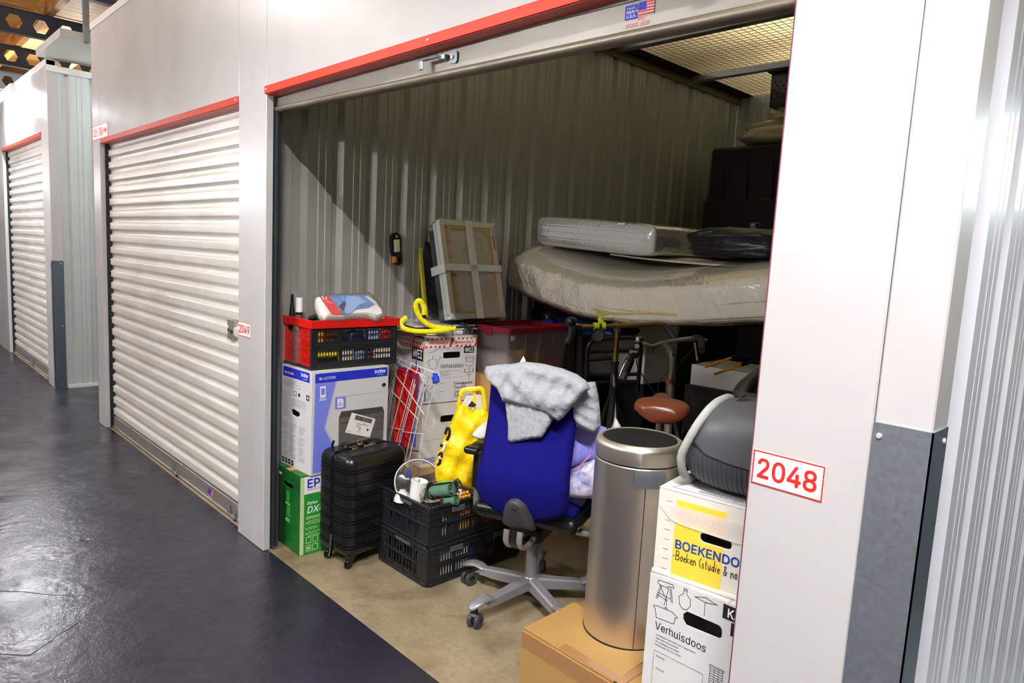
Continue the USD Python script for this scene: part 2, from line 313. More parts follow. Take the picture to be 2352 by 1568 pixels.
# hand lettering drawn with single strokes (unit cell: x 0..w, y 0..1)
HF = {'B': (.6, [[(0, 0), (.05, 1), (.45, .9), (.4, .6), (.08, .52), (.5, .4), (.45, .05), (0, 0)]]), 'o': (.42, [[(.2, .5), (.02, .25), (.2, 0), (.38, .25), (.2, .5), (.36, .46)]]), 'e': (.4, [[(.02, .25), (.34, .3), (.2, .5), (.03, .25), (.18, 0), (.38, .1)]]),
      'k': (.42, [[(0, 1), (.02, 0)], [(.34, .5), (.04, .24), (.38, 0)]]), 'n': (.45, [[(0, .5), (.03, 0), (.05, .32), (.25, .5), (.36, .3), (.38, 0)]]), '(': (.3, [[(.25, 1), (.02, .6), (.05, .25), (.22, 0)]]), 's': (.4, [[(.33, .48), (.1, .45), (.12, .28), (.3, .2), (.24, 0), (0, .04)]]),
      't': (.35, [[(.12, .9), (.1, .1), (.25, 0)], [(-.02, .55), (.32, .6)]]), 'u': (.45, [[(0, .5), (.05, .05), (.25, .05), (.36, .5), (.38, 0)]]), 'd': (.45, [[(.36, .4), (.15, .48), (.02, .2), (.18, 0), (.36, .3), (.38, 1), (.38, 0)]]), 'i': (.2, [[(.05, .5), (.07, 0)], [(.06, .7), (.08, .75)]]),
      '&': (.6, [[(.5, 0), (.1, .75), (.25, .98), (.38, .75), (.02, .25), (.2, 0), (.5, .4)]]), 'K': (.5, [[(0, 1), (.02, 0)], [(.42, .95), (.04, .45), (.45, 0)]]), 'a': (.42, [[(.34, .42), (.15, .5), (.02, .22), (.16, 0), (.33, .3), (.34, .5), (.38, 0)]]), 'p': (.42, [[(0, .5), (.03, -.4)], [(.02, .35), (.22, .5), (.36, .25), (.18, 0), (.02, .1)]]),
      'r': (.32, [[(0, .5), (.03, 0), (.06, .35), (.28, .48)]]), 'v': (.4, [[(0, .5), (.16, 0), (.34, .52)]]), 'O': (.6, [[(.28, 1), (.02, .5), (.25, 0), (.52, .45), (.3, 1)]]), 'S': (.5, [[(.42, .9), (.15, .98), (.08, .65), (.38, .42), (.32, .05), (0, .05)]]), 'c': (.38, [[(.34, .42), (.14, .5), (.02, .2), (.16, 0), (.34, .08)]]), 'h': (.42, [[(0, 1), (.03, 0), (.06, .3), (.26, .48), (.36, .3), (.38, 0)]]),
      'l': (.2, [[(.04, 1), (.06, 0)]]), '-': (.4, [[(.02, .35), (.3, .35)]]), ' ': (.3, []), 'x': (.4, [[(0, .5), (.34, 0)], [(.34, .5), (0, 0)]])}
def hand(s, h, at=(0, 0), w=None, pen=.0022, drop=0., seed=3):
    r = random.Random(seed); x = 0; L = []
    for ch in s:
        cw, ls = HF.get(ch, HF['o'])
        for l in ls: L.append([(x+px+r.uniform(-.02, .02), py+r.uniform(-.02, .02)) for px, py in l])
        x += cw+.12
    k = (w/x if w else h)
    L = [[(at[0]+px*k, at[1]+py*h+drop*px*k) for px, py in l] for l in L]
    return strokes([spline(A(l), 5)[:, :2] if len(l) > 2 else l for l in L], pen)
def puffy(outline, t, back=None, s=.02, nz=0., nf=20., seed=0, edge=None, wrinkle=None):
    """cushion-like closed surface over a 2-D outline: (u, v, w), w = thickness rising from the rim"""
    P0 = Polygon(outline).buffer(0); P0 = max(polys(P0), key=lambda q: q.area); ring = P0.exterior.segmentize(s)
    b = A(ring.coords)[:-1]; x0, y0, x1, y1 = P0.bounds; g = A([(x, y+(s*.43 if i % 2 else 0)) for i, x in enumerate(np.arange(x0, x1, s*.87)) for y in np.arange(y0, y1, s)])
    inn = P0.buffer(-s*.45); g = A([q for q in g if inn.contains(Point(q))]) if not inn.is_empty else np.zeros((0, 2))
    p = np.vstack([b, g]) if len(g) else b; tri = Delaunay(p).simplices; cen = p[tri].mean(1); tri = tri[[P0.contains(Point(c)) for c in cen]]
    v = p[tri]; cr = (v[:, 1, 0]-v[:, 0, 0])*(v[:, 2, 1]-v[:, 0, 1])-(v[:, 1, 1]-v[:, 0, 1])*(v[:, 2, 0]-v[:, 0, 0]); tri[cr < 0] = tri[cr < 0][:, ::-1]
    dd = A([ring.distance(Point(q)) for q in p]); e = edge or t*1.2; prof = np.sqrt(np.clip(1-(1-np.clip(dd/e, 0, 1))**2, 0, 1)); prof[:len(b)] = 0
    q3 = np.c_[p*nf, np.zeros(len(p))+seed]; n = meshkit.fbm(q3, 3, seed)-.5
    f = t*prof+nz*n*prof
    if wrinkle is not None: f = f+wrinkle(p)*prof
    bk = -(back if back is not None else t)*prof
    k = len(p); nb = len(b); idx = np.arange(k); idx2 = np.where(idx < nb, idx, idx+k-nb)
    V = np.vstack([np.c_[p, f], np.c_[p[nb:], bk[nb:]]]); F = np.vstack([tri, idx2[tri][:, ::-1]])
    return trimesh.Trimesh(V, F, process=False)
def bend(m, fn): m = m.copy(); m.vertices = fn(A(m.vertices)); return m
def sheet(prof, h, o, a, nrm, t=.0012, up=(0, 0, 1)):
    """corrugated sheet: profile points (s, d) along a with relief d along nrm, extruded by h along up"""
    o, a, nrm, up = (A(x, float) for x in (o, a, nrm, up)); k = len(prof); q = A([o+s*a+d*nrm for s, d in prof]); q2 = q-nrm*t
    V = np.vstack([q, q+up*h, q2, q2+up*h]); F = []
    for i in range(k-1): F += [[i, i+1, k+i+1], [i, k+i+1, k+i], [2*k+i, 3*k+i+1, 2*k+i+1], [2*k+i, 3*k+i, 3*k+i+1]]
    for i in (0, k-1): F += [[i, k+i, 3*k+i], [i, 3*k+i, 2*k+i]]
    for c in (0, k): F += [[c+i, c+i+1, 2*k+c+i+1] for i in range(k-1)]+[[c+i, 2*k+c+i+1, 2*k+c+i] for i in range(k-1)]
    m = trimesh.Trimesh(V, F, process=False); return m
# ------------------------------------------------------------------ the setting
def lines_on(): pass
YB, XR = 4.45, 2.62                       # unit depth, unit right wall
FL = '/World/'+'floor'
UsdGeom.Xform.Define(stage, FL); tagp(FL, 'glossy purple-grey painted corridor floor and bare concrete floor of the open unit', kind='structure')
part(FL, 'corridor_floor', BB((-18, -2.1, -.06), (9, .026, 0)), 'floor_paint', False)
part(FL, 'corridor_floor', BB((-4.56, .026, -.06), (-2.94, 11, 0)), 'floor_paint', False)
part(FL, 'corridor_floor', BB((2.74, .026, -.06), (9, 11, 0)), 'floor_paint', False)
part(FL, 'unit_floor', BB((-.17, .026, -.06), (XR+.1, YB+.05, -.001)), 'concrete', False, 'bare stained concrete floor of the open storage unit')
part(FL, 'door_threshold', BB((-2.82, .026, -.06), (-.30, .3, -.001)), 'concrete', False)
part(FL, 'door_threshold', BB((-7.1, .026, -.06), (-4.6, .3, -.001)), 'concrete', False)
# worn seams and patches painted over in the corridor
g = []
r = random.Random(5)
def wob(a, b, n=14, w=.006):
    p = np.linspace(A(a, float), A(b, float), n); p[1:-1] += np.array([[r.uniform(-w, w), r.uniform(-w, w)] for _ in range(n-2)]); return p
jl = [wob((-3.4, -1.0), (-1.55, -.30)), wob((-1.55, -.30), (-1.2, -.24), 6), wob((-.55, -1.25), (-.05, -.78)), wob((-.05, -.78), (.18, -.82), 6), wob((.18, -.82), (.32, -1.0), 6), wob((.32, -1.0), (.02, -1.3), 8)]
part(FL, 'painted_seam', [tube(np.c_[q, np.full(len(q), -.0012)], .0032, 6, caps=False) for q in jl], 'floor_paint', 60)
# facade: pillars, header panels, trims
W = '/World/wall_front'; UsdGeom.Xform.Define(stage, W); tagp(W, 'white sheet-metal facade of the storage units along the corridor', kind='structure')
ZT = 3.03
def pil(x0, x1, z0=0., z1=ZT, y1=.036, nm='pillar'): return part(W, nm, BB((x0, 0, z0), (x1, y1, z1), .003), 'panel_white', False)
pil(-.301, 0, 0, 3.62); pil(2.427, 2.664, 0, 3.62); pil(2.666, 2.765, 0, 3.62, y1=.095, nm='corner_post'); pil(-2.99, -2.80); pil(-4.86, -4.55, y1=.095); pil(-7.6, -7.06)  # posts of the open bay rise out of view to block lamp light
pil(0.001, 2.426, 2.16, 3.62, nm='header_panel'); pil(-2.799, -.302, 2.155, nm='header_panel'); pil(-7.059, -4.861, 2.40, nm='header_panel'); pil(-18, -7.601, 0, nm='header_panel')  # header over the open bay heightened, unseen, to shut out high lamp light
for x0, x1, z in ((-2.99, -.3, ZT), (-7.6, -4.55, ZT), (-.3, 2.765, 3.62)): part(W, 'cap_strip', BB((x0, -.006, z-.045), (x1, .07, z+.006), .002), 'panel_edge', False)  # cap of the open bay sits on the unseen heightened part
part(W, 'jamb_edge', BB((2.4255, .002, 0), (2.4269, .034, 2.16)), 'maroon', False)
for x in (-.03, 2.44): pass
# red door-head trims
for i, (x0, x1, z, sc) in enumerate(((-.008, 2.45, 2.158, (.005, 1.199, 2.40)), (-2.76, -.303, 2.152, (-1.72, -.33)), (-7.07, -4.86, 2.385, (-6.2, -5.0)))):
    t = '/World/trim_%d' % (i+1); UsdGeom.Xform.Define(stage, t); tagp(t, ('red metal trim above the open unit', 'red metal trim above the closed middle door', 'red metal trim above the far closed door')[i], kind='structure')
    part(t, 'face_strip', BB((x0, -.006, z), (x1, .0, z+.034), .001), 'red_trim', False); part(t, 'underside_strip', BB((x0, .0, z-.002), (x1, .075, z+.004)), 'red_trim', False)
    for x in sc: part(t, 'screw', tf(lathe([(0, 0), (.005, 0), (.0045, .002), (.002, .0035), (0, .0037)], 12), frame((x+.004, -.006, z+.018), (1, 0, 0), (0, 0, 1))), 'screw', 40)
# kick plates (galvanised); shade on the side faces is put into a darker tone
def kick(name, label, fx0, fx1, sx, sgn=1, d=.092):
    b = '/World/'+name; UsdGeom.Xform.Define(stage, b); tagp(b, label, kind='structure')
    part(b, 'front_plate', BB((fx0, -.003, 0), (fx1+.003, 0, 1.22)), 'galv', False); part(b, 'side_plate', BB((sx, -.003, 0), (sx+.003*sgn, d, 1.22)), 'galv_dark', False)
    part(b, 'rivet', [tf(lathe([(0, 0), (.006, 0), (.005, .003), (0, .004)], 10), frame(((fx0+.012), -.003, z), (1, 0, 0), (0, 0, 1))) for z in (1.195, .6)], 'screw', 40)
    part(b, 'rivet', [tf(lathe([(0, 0), (.006, 0), (.005, .003), (0, .004)], 10), frame((sx+.003, .07, z), (0, 1, 0), (0, 0, 1))) for z in (1.195, .6)], 'screw', 40)
kick('baseboard_right', 'galvanised kick plate wrapped round the near corner post', 2.666, 2.765, 2.765)
kick('baseboard_left', 'galvanised kick plate on the side of the far unit', -4.60, -4.55, -4.55)
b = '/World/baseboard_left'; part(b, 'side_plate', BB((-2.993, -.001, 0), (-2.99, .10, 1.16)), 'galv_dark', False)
# corrugated side panels: rib profile with a 0.2 m pitch, one sheet per three ribs
def prof(n=3, pitch=.2, d=.024, y0=0.):
    p = []
    for i in range(n):
        o = y0+i*pitch; p += [(o, 0), (o+.026, d)]
        for q in (.078, .118): p += [(o+q, d), (o+q+.004, d-.004), (o+q+.009, d)]
        p += [(o+.158, d), (o+.180, 0)]
    return p+[(y0+n*pitch, 0)]
def corr_wall(name, label, o, a, nrm, first, n_sheets, h, m, mats_flat=None, n=3):
    w = '/World/'+name; UsdGeom.Xform.Define(stage, w); tagp(w, label, kind='structure')
    part(w, 'flat_panel', sheet([(0, .004), (first-.05, .004), (first-.044, 0), (first, 0)], h, o, a, nrm), m, False)
    for i in range(n_sheets): part(w, 'corrugated_panel', sheet(prof(n, y0=first+i*n*.2), h, o, a, nrm), m, False)
    return w
wl = corr_wall('wall_left', 'ribbed grey sheet-metal partition on the left of the open unit', (-.155, .0, 0), (0, 1, 0), (1, 0, 0), .249, 7, 2.99, 'zinc_wall')
part(wl, 'top_rail', BB((-.16, .25, 2.93), (-.115, YB, 2.985), .004), 'rail', False)
wr = corr_wall('wall_right', 'unseen ribbed partition on the right of the open unit, coloured dark to dim the interior', (XR, .05, 0), (0, 1, 0), (-1, 0, 0), .2, 7, 2.99, 'zinc_darkened')  # out of view, dark colour keeps its bounce off the left wall
wb = corr_wall('wall_back', 'ribbed sheet-metal back wall of the open unit', (-.15, YB, 0), (1, 0, 0), (0, -1, 0), .1, 5, 3.0, 'side_wall')
corr_wall('wall_side', 'ribbed sheet-metal side wall of the aisle at the right', (2.744, .09, 0), (0, 1, 0), (1, 0, 0), .07, 12, 3.03, 'right_wall')
corr_wall('wall_alcove', 'pale ribbed side wall of the far unit in the aisle', (-4.572, .09, 0), (0, 1, 0), (1, 0, 0), .06, 12, 2.97, 'side_wall')
wx = '/World/wall_alcove'; part(wx, 'top_strip', BB((-4.56, 0, 2.93), (-4.535, 6, 2.985)), 'panel_edge', False); part(wx, 'base_strip', BB((-4.55, .1, 0), (-4.525, 6, .03)), 'panel_edge', False)
# aisle closures and the far side of the corridor (behind the camera)
struct('wall_opposite', [BB((-18, -2.2, 0), (9, -2.1, 3.03)), BB((-18, -3.3, 0), (9, -3.2, 5))], 'panel_grey', 'unseen grey wall on the other side of the corridor, tone set for its bounced light')  # out of view, grey limits the light bounced into the unit
struct('wall_far', [BB((-18.1, -3.2, 0), (-18, 11, 5))], 'panel_white', 'wall at the far end of the corridor')
struct('wall_near', [BB((9, -3.2, 0), (9.1, 11, 5)), BB((-18, 11, 0), (9, 11.1, 5)), BB((6.2, .6, 0), (6.3, 11, 3.03))], 'panel_white', 'walls closing the aisle at the near end')
struct('wall_aisle', [BB((-2.94, .06, 0), (-2.90, 9, 2.95))], 'side_wall', 'side of the middle unit facing the left aisle')
# roof: planks on joists on castellated steel beams
R = '/World/ceiling'; UsdGeom.Xform.Define(stage, R); tagp(R, 'timber roof of planks and joists on castellated steel beams', kind='structure')
rr = random.Random(11); x = -17.5
k = 0
while x < -5.4:
    w = .42+rr.uniform(-.03, .03); zz = 4.79+rr.uniform(0, .012)
    part(R, 'plank', BB((x, -3.2, zz), (x+w-.012, 11, zz+.03), .004), 'wood_plank', False); x += w; k += 1
part(R, 'roof_deck', BB((-18, -3.2, 4.86), (9, 11.1, 4.9)), 'wood_plank', False)
y = -2.9
while y < 10: part(R, 'joist', BB((-17.5, y, 4.515), (-5.5, y+.10, 4.79), .003), 'wood_joist', False); y += .93
def castellated(x, z0=4.185, z1=4.50, y0=-3.2, y1=11.):
    hx = [Polygon([(.099*math.cos(a), .090*math.sin(a)/ .866) for a in np.arange(6)*math.pi/3]) for _ in (0,)][0]
    web = sbox(y0, z0, y1, z1); c = (z0+z1)/2
    holes = unary_union([affinity.translate(hx, y0+.25+.31*i, c) for i in range(int((y1-y0)/.31-1))])
    m = ext(web.difference(holes), .008, frame((x, 0, 0), (0, 1, 0), (0, 0, 1)))
    return cat([m, BB((x-.05, y0, z0-.01), (x+.055, y1, z0+.004)), BB((x-.05, y0, z1-.004), (x+.055, y1, z1+.006))])
part(R, 'ceiling_board', BB((-5.5, -3.2, 4.50), (8.9, 11, 4.53)), 'fibreboard', False)
for x in (-13.9, -11.42, -9.0, -6.5): part(R, 'steel_beam', castellated(x), 'steel_beam', False)
# hung soffit over the left aisle, and the slotted strut beside it
SO = '/World/soffit'; UsdGeom.Xform.Define(stage, SO); tagp(SO, 'white boxed soffit hung over the left aisle', kind='structure')
part(SO, 'soffit_box', BB((-4.62, -.055, 3.05), (-3.66, 2.5, 3.10), .003), 'panel_edge', False)
part(SO, 'edge_lip', [BB((-4.62, -.062, 3.05), (-3.66, -.055, 3.115)), BB((-3.66, -.062, 3.05), (-3.653, 2.5, 3.115))], 'panel_white', False)
h = unary_union([sbox(-.004, z, .004, z+.022) for z in np.arange(2.93, 4.4, .05)])
t = thing('slotted_strut', 'galvanised slotted strut hanging at the corner of the middle unit', 'strut', (-3.03, -.035, 2.9))
part(t, 'web', ext(affinity.translate(sbox(-.018, 2.9, .018, 4.5).difference(h), 0, -2.9), .0025, frame((0, -.0, 0), (1, 0, 0), (0, 0, 1))), 'galv', False)
part(t, 'flange', [BB((-.02, 0, 0), (-.0175, .035, 1.6)), BB((.0175, 0, 0), (.02, .035, 1.6))], 'galv', False)
# ---- lamps
def batten(i, c, L, ax, s, col):
    lab = ('unseen fluorescent batten over the corridor, placed to light the open unit', 'long white fluorescent lamp above the far closed door', 'unseen fluorescent batten on the opposite corridor wall, placed for sheen on the middle door', 'unseen fluorescent batten far down the opposite wall, placed to light the far corridor', 'unseen fluorescent batten in the right aisle, placed for the highlight on the ribbed wall', 'unseen warm fluorescent batten high over the corridor, placed to light the facade', 'unseen fluorescent batten in the left aisle, placed to light the alcove wall', 'unseen fluorescent batten hung high over the far units, placed to light the roof', 'unseen fluorescent batten on the opposite wall, placed to light the mattresses', 'unseen fluorescent batten in the next aisle, placed to light the ceiling board')[i]
    nm = 'em_%d' % i; emis(nm, col, s)
    t = thing('fluorescent_lamp', lab, 'lamp', c, 90 if ax == 'y' else 0, group=None)
    part(t, 'housing', B((0, 0, .030), (L+.06, .034, .035), .006), 'lamp_body', False)
    part(t, 'end_cap', [B((sg*(L/2+.03), 0, .0), (.03, .065, .08), .01) for sg in (-1, 1)], 'lamp_body', False)
    rt_ = .012 if i == 0 else .026
    part(t, 'tube', cyl((0, 0, -.015), rt_, L, 10, 'x'), nm, 60)
    if i == 0:  # added dark plates cut this lamp off from the header panel
        for sg in (-1, 1): part(t, 'added_light_shield', BB((-L/2-.06, sg*.12-.002, -.122), (L/2+.06, sg*.12+.002, .052)), 'dark_grey', False)
        part(t, 'added_light_shield', BB((-L/2-.06, -.12, .048), (L/2+.06, .12, .052)), 'dark_grey', False)
    part(t, 'hanger', [BB((sg*L*.35-.004, -.004, .06), (sg*L*.35+.004, .004, 4.19-c[2])) for sg in (-1, 1)] if c[2] > 3.5 else BB((-.05, -.03, .055), (.05, .03, .065)), 'galv', False)
for i, q in enumerate(TUBES): batten(i, *q)
# ---- doors
SL = lambda p=.089: [(0, -.004), (.010, .004), (.016, .011), (.022, .012), (.052, .012), (.058, .0095), (.062, .004), (.068, -.004), (.078, -.006), (p, -.004)]
def roller(idx, label, x0, x1, h, yf=.062):
    d = '/World/door_%d' % idx; UsdGeom.Xform.Define(stage, d); tagp(d, label, kind='structure')
    z = .095; i = 0
    while z < h:
        part(d, 'slat', sheet(SL(), x1-x0-.03, (x0+.015, yf, z), (0, 0, 1), (0, -1, 0), .001, (1, 0, 0)), 'slat', 30); z += .089; i += 1
    part(d, 'bottom_bar', [BB((x0+.01, yf-.012, .012), (x1-.01, yf+.006, .096), .003), BB((x0+.01, yf-.02, .004), (x1-.01, yf+.02, .02), .004)], 'alu', False)
    part(d, 'guide_rail', BB((x0-.02, yf-.03, 0), (x0+.012, yf+.04, h), .002), 'black_rubber', False)
    part(d, 'guide_rail', BB((x1-.012, yf-.03, 0), (x1+.02, yf+.04, h), .002), 'black_rubber', False)
    part(d, 'edge_clip', [cyl((x0+.017, yf-.012, .133+k*.089), .010, .012, 10, 'y') for k in range(i)], 'black_rubber', 40)
    for xx in (x1-1.12, x1-.22): 
        part(d, 'lift_tab', [ext(Polygon([(-.02, 0), (.02, 0), (.008, .05), (-.008, .05)]), .004, frame((xx, yf-.018, .022), (1, 0, 0), (0, 0, 1))), BB((xx+.05, yf-.03, .012), (xx+.10, yf-.012, .018)), BB((xx+.095, yf-.03, .012), (xx+.1, yf-.012, .05))], 'galv', False)
    return d
d2 = roller(2, 'closed white roller door of the middle unit', -2.80, -.302, 2.16)
part(d2, 'lock_plate', ext(unary_union([sbox(-.03, -.05, .045, .05)]).difference(unary_union([sbox(-.035, -.022, -.018, .022), sbox(.03, -.022, .05, .022)])), .006, frame((-.515, .048, 1.03), (1, 0, 0), (0, 0, 1))), 'alu', False)
part(d2, 'lock_hole', [cyl((-.525, .041, 1.028), .009, .004, 14, 'y'), cyl((-.49, .041, 1.022), .011, .004, 14, 'y')], 'black_rubber', 40)
roller(3, 'closed white roller door of the far unit', -7.06, -4.86, 2.41)
def flag(parent, o, a, w, words=True):
    """small self-adhesive label: blue block with lettering and a striped flag"""
    T = frame(o, a, (0, 0, 1)); k = w/.10
    part(parent, 'flag_sticker', ext(affinity.scale(sbox(.044, .026, .10, .064), k, k, origin=(0, 0)), .0004, T), 'sticker', False)
    sc = lambda g: affinity.scale(g, k, k, origin=(0, 0))
    decal(parent, 'flag_stripe', [sc(sbox(.047, .028+i*.0078, .10, .0325+i*.0078)) for i in range(5)], 'red_print', T, off=.0005)
    decal(parent, 'flag_field', [sc(sbox(.0, .024, .044, .062)), sc(sbox(.047, .042, .072, .064))], 'flag_blue', T, off=.001)
    if words:
        decal(parent, 'lettering', [txt('Proudly', .006*k, at=(.006*k, .051*k)), txt('Made in', .008*k, at=(.006*k, .040*k), bold=True), txt('U.S.A.', .009*k, at=(.006*k, .028*k), bold=True)], 'sticker', T, off=.0017)
        decal(parent, 'lettering', [txt('ONLY', .007*k, at=(.045*k, .016*k))], 'red_print', T, off=.0006)
    decal(parent, 'fine_print', [sc(q) for q in tlines(.004, .05, (.002, .006, .010), .0022, 1)+tlines(.055, .096, (.002, .006, .010), .0022, 2)], 'pink_print', T, off=.0006)
flag(d2, (-.83, .046, .026), (1, 0, 0), .075, False)
# door 1: rolled up, only its bottom bar shows under the trim; guide at the left jamb
d = '/World/door_1'; UsdGeom.Xform.Define(stage, d); tagp(d, 'rolled-up door of the open unit, its bottom bar hanging under the red trim', kind='structure')
tz = lambda x: 2.113-.0135*(x+.02)-.004*max(x, 0)*0
lo, hi = -.03, 2.44
Tb = np.eye(4); sl = -.0185; Tb[2, 0] = sl; Tb[2, 3] = 2.100-sl*0
part(d, 'bottom_bar', [tf(BB((lo+.02, .055, .012), (hi, .075, .085), .003), Tb), tf(BB((lo+.02, .052, .080), (hi, .075, .098), .004), Tb)], 'alu', False)
part(d, 'bottom_lip', tf(cat([tube([(lo, .052, .0), (hi, .052, .0)], .013, 12), BB((lo, .045, -.012), (hi, .085, .012), .005)]), Tb), 'alu_lip', 35)
part(d, 'curtain', [tf(BB((lo+.02, .078, .09), (hi, .085, .2)), Tb), cyl((1.2, .30, 2.42), .17, 2.40, 40, 'x')], 'slat', 35)
hx = 1.13
Th = Tb @ mat4((hx, 0, .012)) @ np.diag([.82, 1, .78, 1])
hd_ = lambda p: tf(p, Th)
part(d, 'handle', [hd_(tube([(0, .020, .048), (.12, .020, .048)], .0075, 12)), hd_(hull([(.11, .026, .056), (.11, .026, .040), (.14, .048, .060), (.14, .048, .032), (.145, .03, .055), (.145, .03, .040)])), hd_(ext(Polygon([(.13, .034), (.15, .024), (.185, .020), (.195, .03), (.195, .062), (.185, .070), (.15, .066), (.13, .058)]), .005, frame((0, .053, 0), (1, 0, 0), (0, 0, 1)))), hd_(BB((.0, .014, .006), (.024, .021, .046), .003))], 'galv', 35)
part(d, 'handle', tf(hull([(hx+1.02, .05, .080), (hx+1.12, .05, .080), (hx+1.04, .02, .062), (hx+1.10, .02, .062), (hx+1.10, .05, .06)]), Tb), 'galv', 35)
part(d, 'bolt', hd_(cyl((.168, .046, .046), .008, .006, 16, 'y')), 'screw', 40)
flag(d, (1.955, .054, 2.083), (1, 0, -.02), .088)
part(d, 'guide_rail', [BB((-.03, .046, 0), (.008, .049, 2.11)), BB((-.03, .046, 0), (-.027, .09, 2.11)), BB((.006, .046, 0), (.009, .062, 2.11))], 'galv_dark', False)
part(d, 'seal_and_gap_strip', [BB((.009, .048, .02), (.014, .060, 2.08)), BB((-.03, .037, 0), (-.010, .046, 2.12))], 'black_rubber', False)  # rubber seal, then a black strip drawn for the dark gap by the pillar
# ---- wire mesh roof of the unit on galvanised bearers
MC = '/World/wire_ceiling'; UsdGeom.Xform.Define(stage, MC); tagp(MC, 'wire mesh ceiling of the open unit on galvanised bearers', kind='structure')
for y, z in ((2.56, 2.985), (3.56, 2.985), (1.5, 2.985)): part(MC, 'bearer', BB((-.06, y-.028, z-.045), (XR, y+.028, z), .003), 'galv', False)
part(MC, 'edge_angle', BB((-.13, .3, 2.99), (.0, YB, 2.996)), 'black_rubber', False)
p50 = .0508
for i in range(int(2.7/p50)): part(MC, 'wire', tube([(-.1+i*p50, .1, 2.9925), (-.1+i*p50, YB, 2.9925)], .0016, 5), 'wire', 60)
for i in range(int(4.2/p50)): part(MC, 'wire', tube([(-.12, .2+i*p50, 2.9952), (XR, .2+i*p50, 2.9952)], .0016, 5), 'wire', 60)
# ---- unit number plates
def plate(label, o, w, h, text, bold=True, tw=None, arrow=False):
    t = thing('unit_number_sign', label, 'sign', o); T = frame((0, 0, 0), (1, 0, 0), (0, 0, 1))
    part(t, 'plate', ext(sbox(0, 0, w, h), .0012, T), 'sticker', False); e = min(w, h)*.035
    decal(t, 'border', sbox(0, 0, w, h).difference(sbox(e, e, w-e, h-e)), 'red_print', T, off=.0013)
    tw = tw or w*.84
    decal(t, 'lettering', [txt(text, h*.56, tw, (w*.075, h*.22), bold)], 'red_print', T, off=.0013)
    if arrow: decal(t, 'arrow', Polygon([(w*.74, h*.42), (w*.85, h*.42), (w*.85, h*.28), (w*.95, h*.5), (w*.85, h*.72), (w*.85, h*.58), (w*.74, h*.58)]), 'red_print', T, off=.0013)
plate('white sign reading 2048 in red on the near white pillar', (2.434, 0, 1.035), .152, .074, '2048')
plate('small white sign reading 2049 in red on the pillar left of the open unit', (-.300, 0, 1.031), .147, .070, '2049')
plate('white sign reading 2025 - 2048 with an arrow above the middle door', (-2.989, 0, 2.186), .41, .103, '2025 - 2048', False, .41*.60, True)
# ------------------------------------------------------------------ cartons
def carton(label, N, yawd, sx, sy, sz, z0, m, holes=(), name='cardboard_box', wall=.005, flaps=True, group=None):
    """N = the corner nearest the camera; the box runs sx to -x and sy to +y of its own frame. Returns (path, front frame, right frame, top frame)"""
    t = math.radians(yawd); ca, sa = math.cos(t), math.sin(t)
    c = (N[0]-ca*sx/2-sa*sy/2, N[1]-sa*sx/2+ca*sy/2, z0)
    th = thing(name, label, 'box', c, yawd, group=group)
    body = mbox((0, 0, sz/2), (sx, sy, sz))-mbox((0, 0, sz/2), (sx-2*wall, sy-2*wall, sz-2*wall))
    for face, g in holes:
        q = {'f': frame((-sx/2, -sy/2, 0), (1, 0, 0), (0, 0, 1)), 'r': frame((sx/2, -sy/2, 0), (0, 1, 0), (0, 0, 1))}[face]
        hm = ext(g, .03); hm.apply_translation([0, 0, -.015]); hm.apply_transform(q); body = body-mf.Manifold(mf.Mesh(np.asarray(hm.vertices, np.float32), np.asarray(hm.faces, np.uint32)))
    part(th, 'body', tm(body), m, False)
    if flaps:
        part(th, 'flap', BB((-sx/2+.001, -sy/2+.001, sz), (-.0015, sy/2-.001, sz+.003)), m, False); part(th, 'flap', BB((.0015, -sy/2+.001, sz), (sx/2-.001, sy/2-.001, sz+.003)), m, False)
    return th, frame((-sx/2, -sy/2, 0), (1, 0, 0), (0, 0, 1)), frame((sx/2, -sy/2, 0), (0, 1, 0), (0, 0, 1)), frame((-sx/2, -sy/2, sz+.003), (1, 0, 0), (0, 1, 0))
slot = lambda x0, y0, x1, y1, r=.012: sbox(x0+r, y0+r, x1-r, y1-r).buffer(r, quad_segs=4)
# green carton under the printer box
t, F, Rr, T = carton('green printer carton on the floor by the left jamb, under the white and blue box', (.155, .112), -.7, .262, .40, .394, 0, 'carton_green', [('f', slot(.08, .312, .185, .333, .006))])
w = .262
decal(t, 'side_panel', sbox(.0, .003, w-.185, .39), 'dark_green', F); decal(t, 'window_print', [sbox(.115, .235, .15, .29), sbox(.12, .16, .16, .215)], 'print_green', F)
decal(t, 'fine_print', tlines(.105, .165, (.222, .228), .003, 4)+tlines(.11, .165, (.135, .141, .147), .003, 5)+tlines(.01, .06, (.05, .058, .066, .30), .003, 6), 'pale_green', F)
decal(t, 'maker_word', [txt('EPSON', .012, at=(.01, .355), bold=True)], 'sticker', F, off=.001)
decal(t, 'edge_band', sbox(.0, .002, .02, .392), 'pale_green', Rr); decal(t, 'white_band', sbox(.02, .305, .398, .392), 'sticker', Rr); decal(t, 'green_front', sbox(.02, .002, .398, .304), 'print_green', Rr)
decal(t, 'lettering', [txt('EPSON', .042, at=(.036, .335), bold=True), txt('EXCEED YOUR VISION', .006, at=(.037, .322))], 'blue_print', Rr, off=.001)
decal(t, 'lettering', [txt('Stylus', .014, at=(.034, .252), bold=True, shear=.2), txt('DX4450', .032, at=(.036, .208), bold=True, shear=.2)], 'sticker', Rr, off=.001)
decal(t, 'fine_print', tlines(.032, .12, (.178, .186), .005, 7)+tlines(.042, .11, (.15, .158, .166, .125, .133, .11, .10, .09), .003, 8)+[Point(.034, q).buffer(.004) for q in (.160, .13, .105)], 'pale_green', Rr, off=.001)
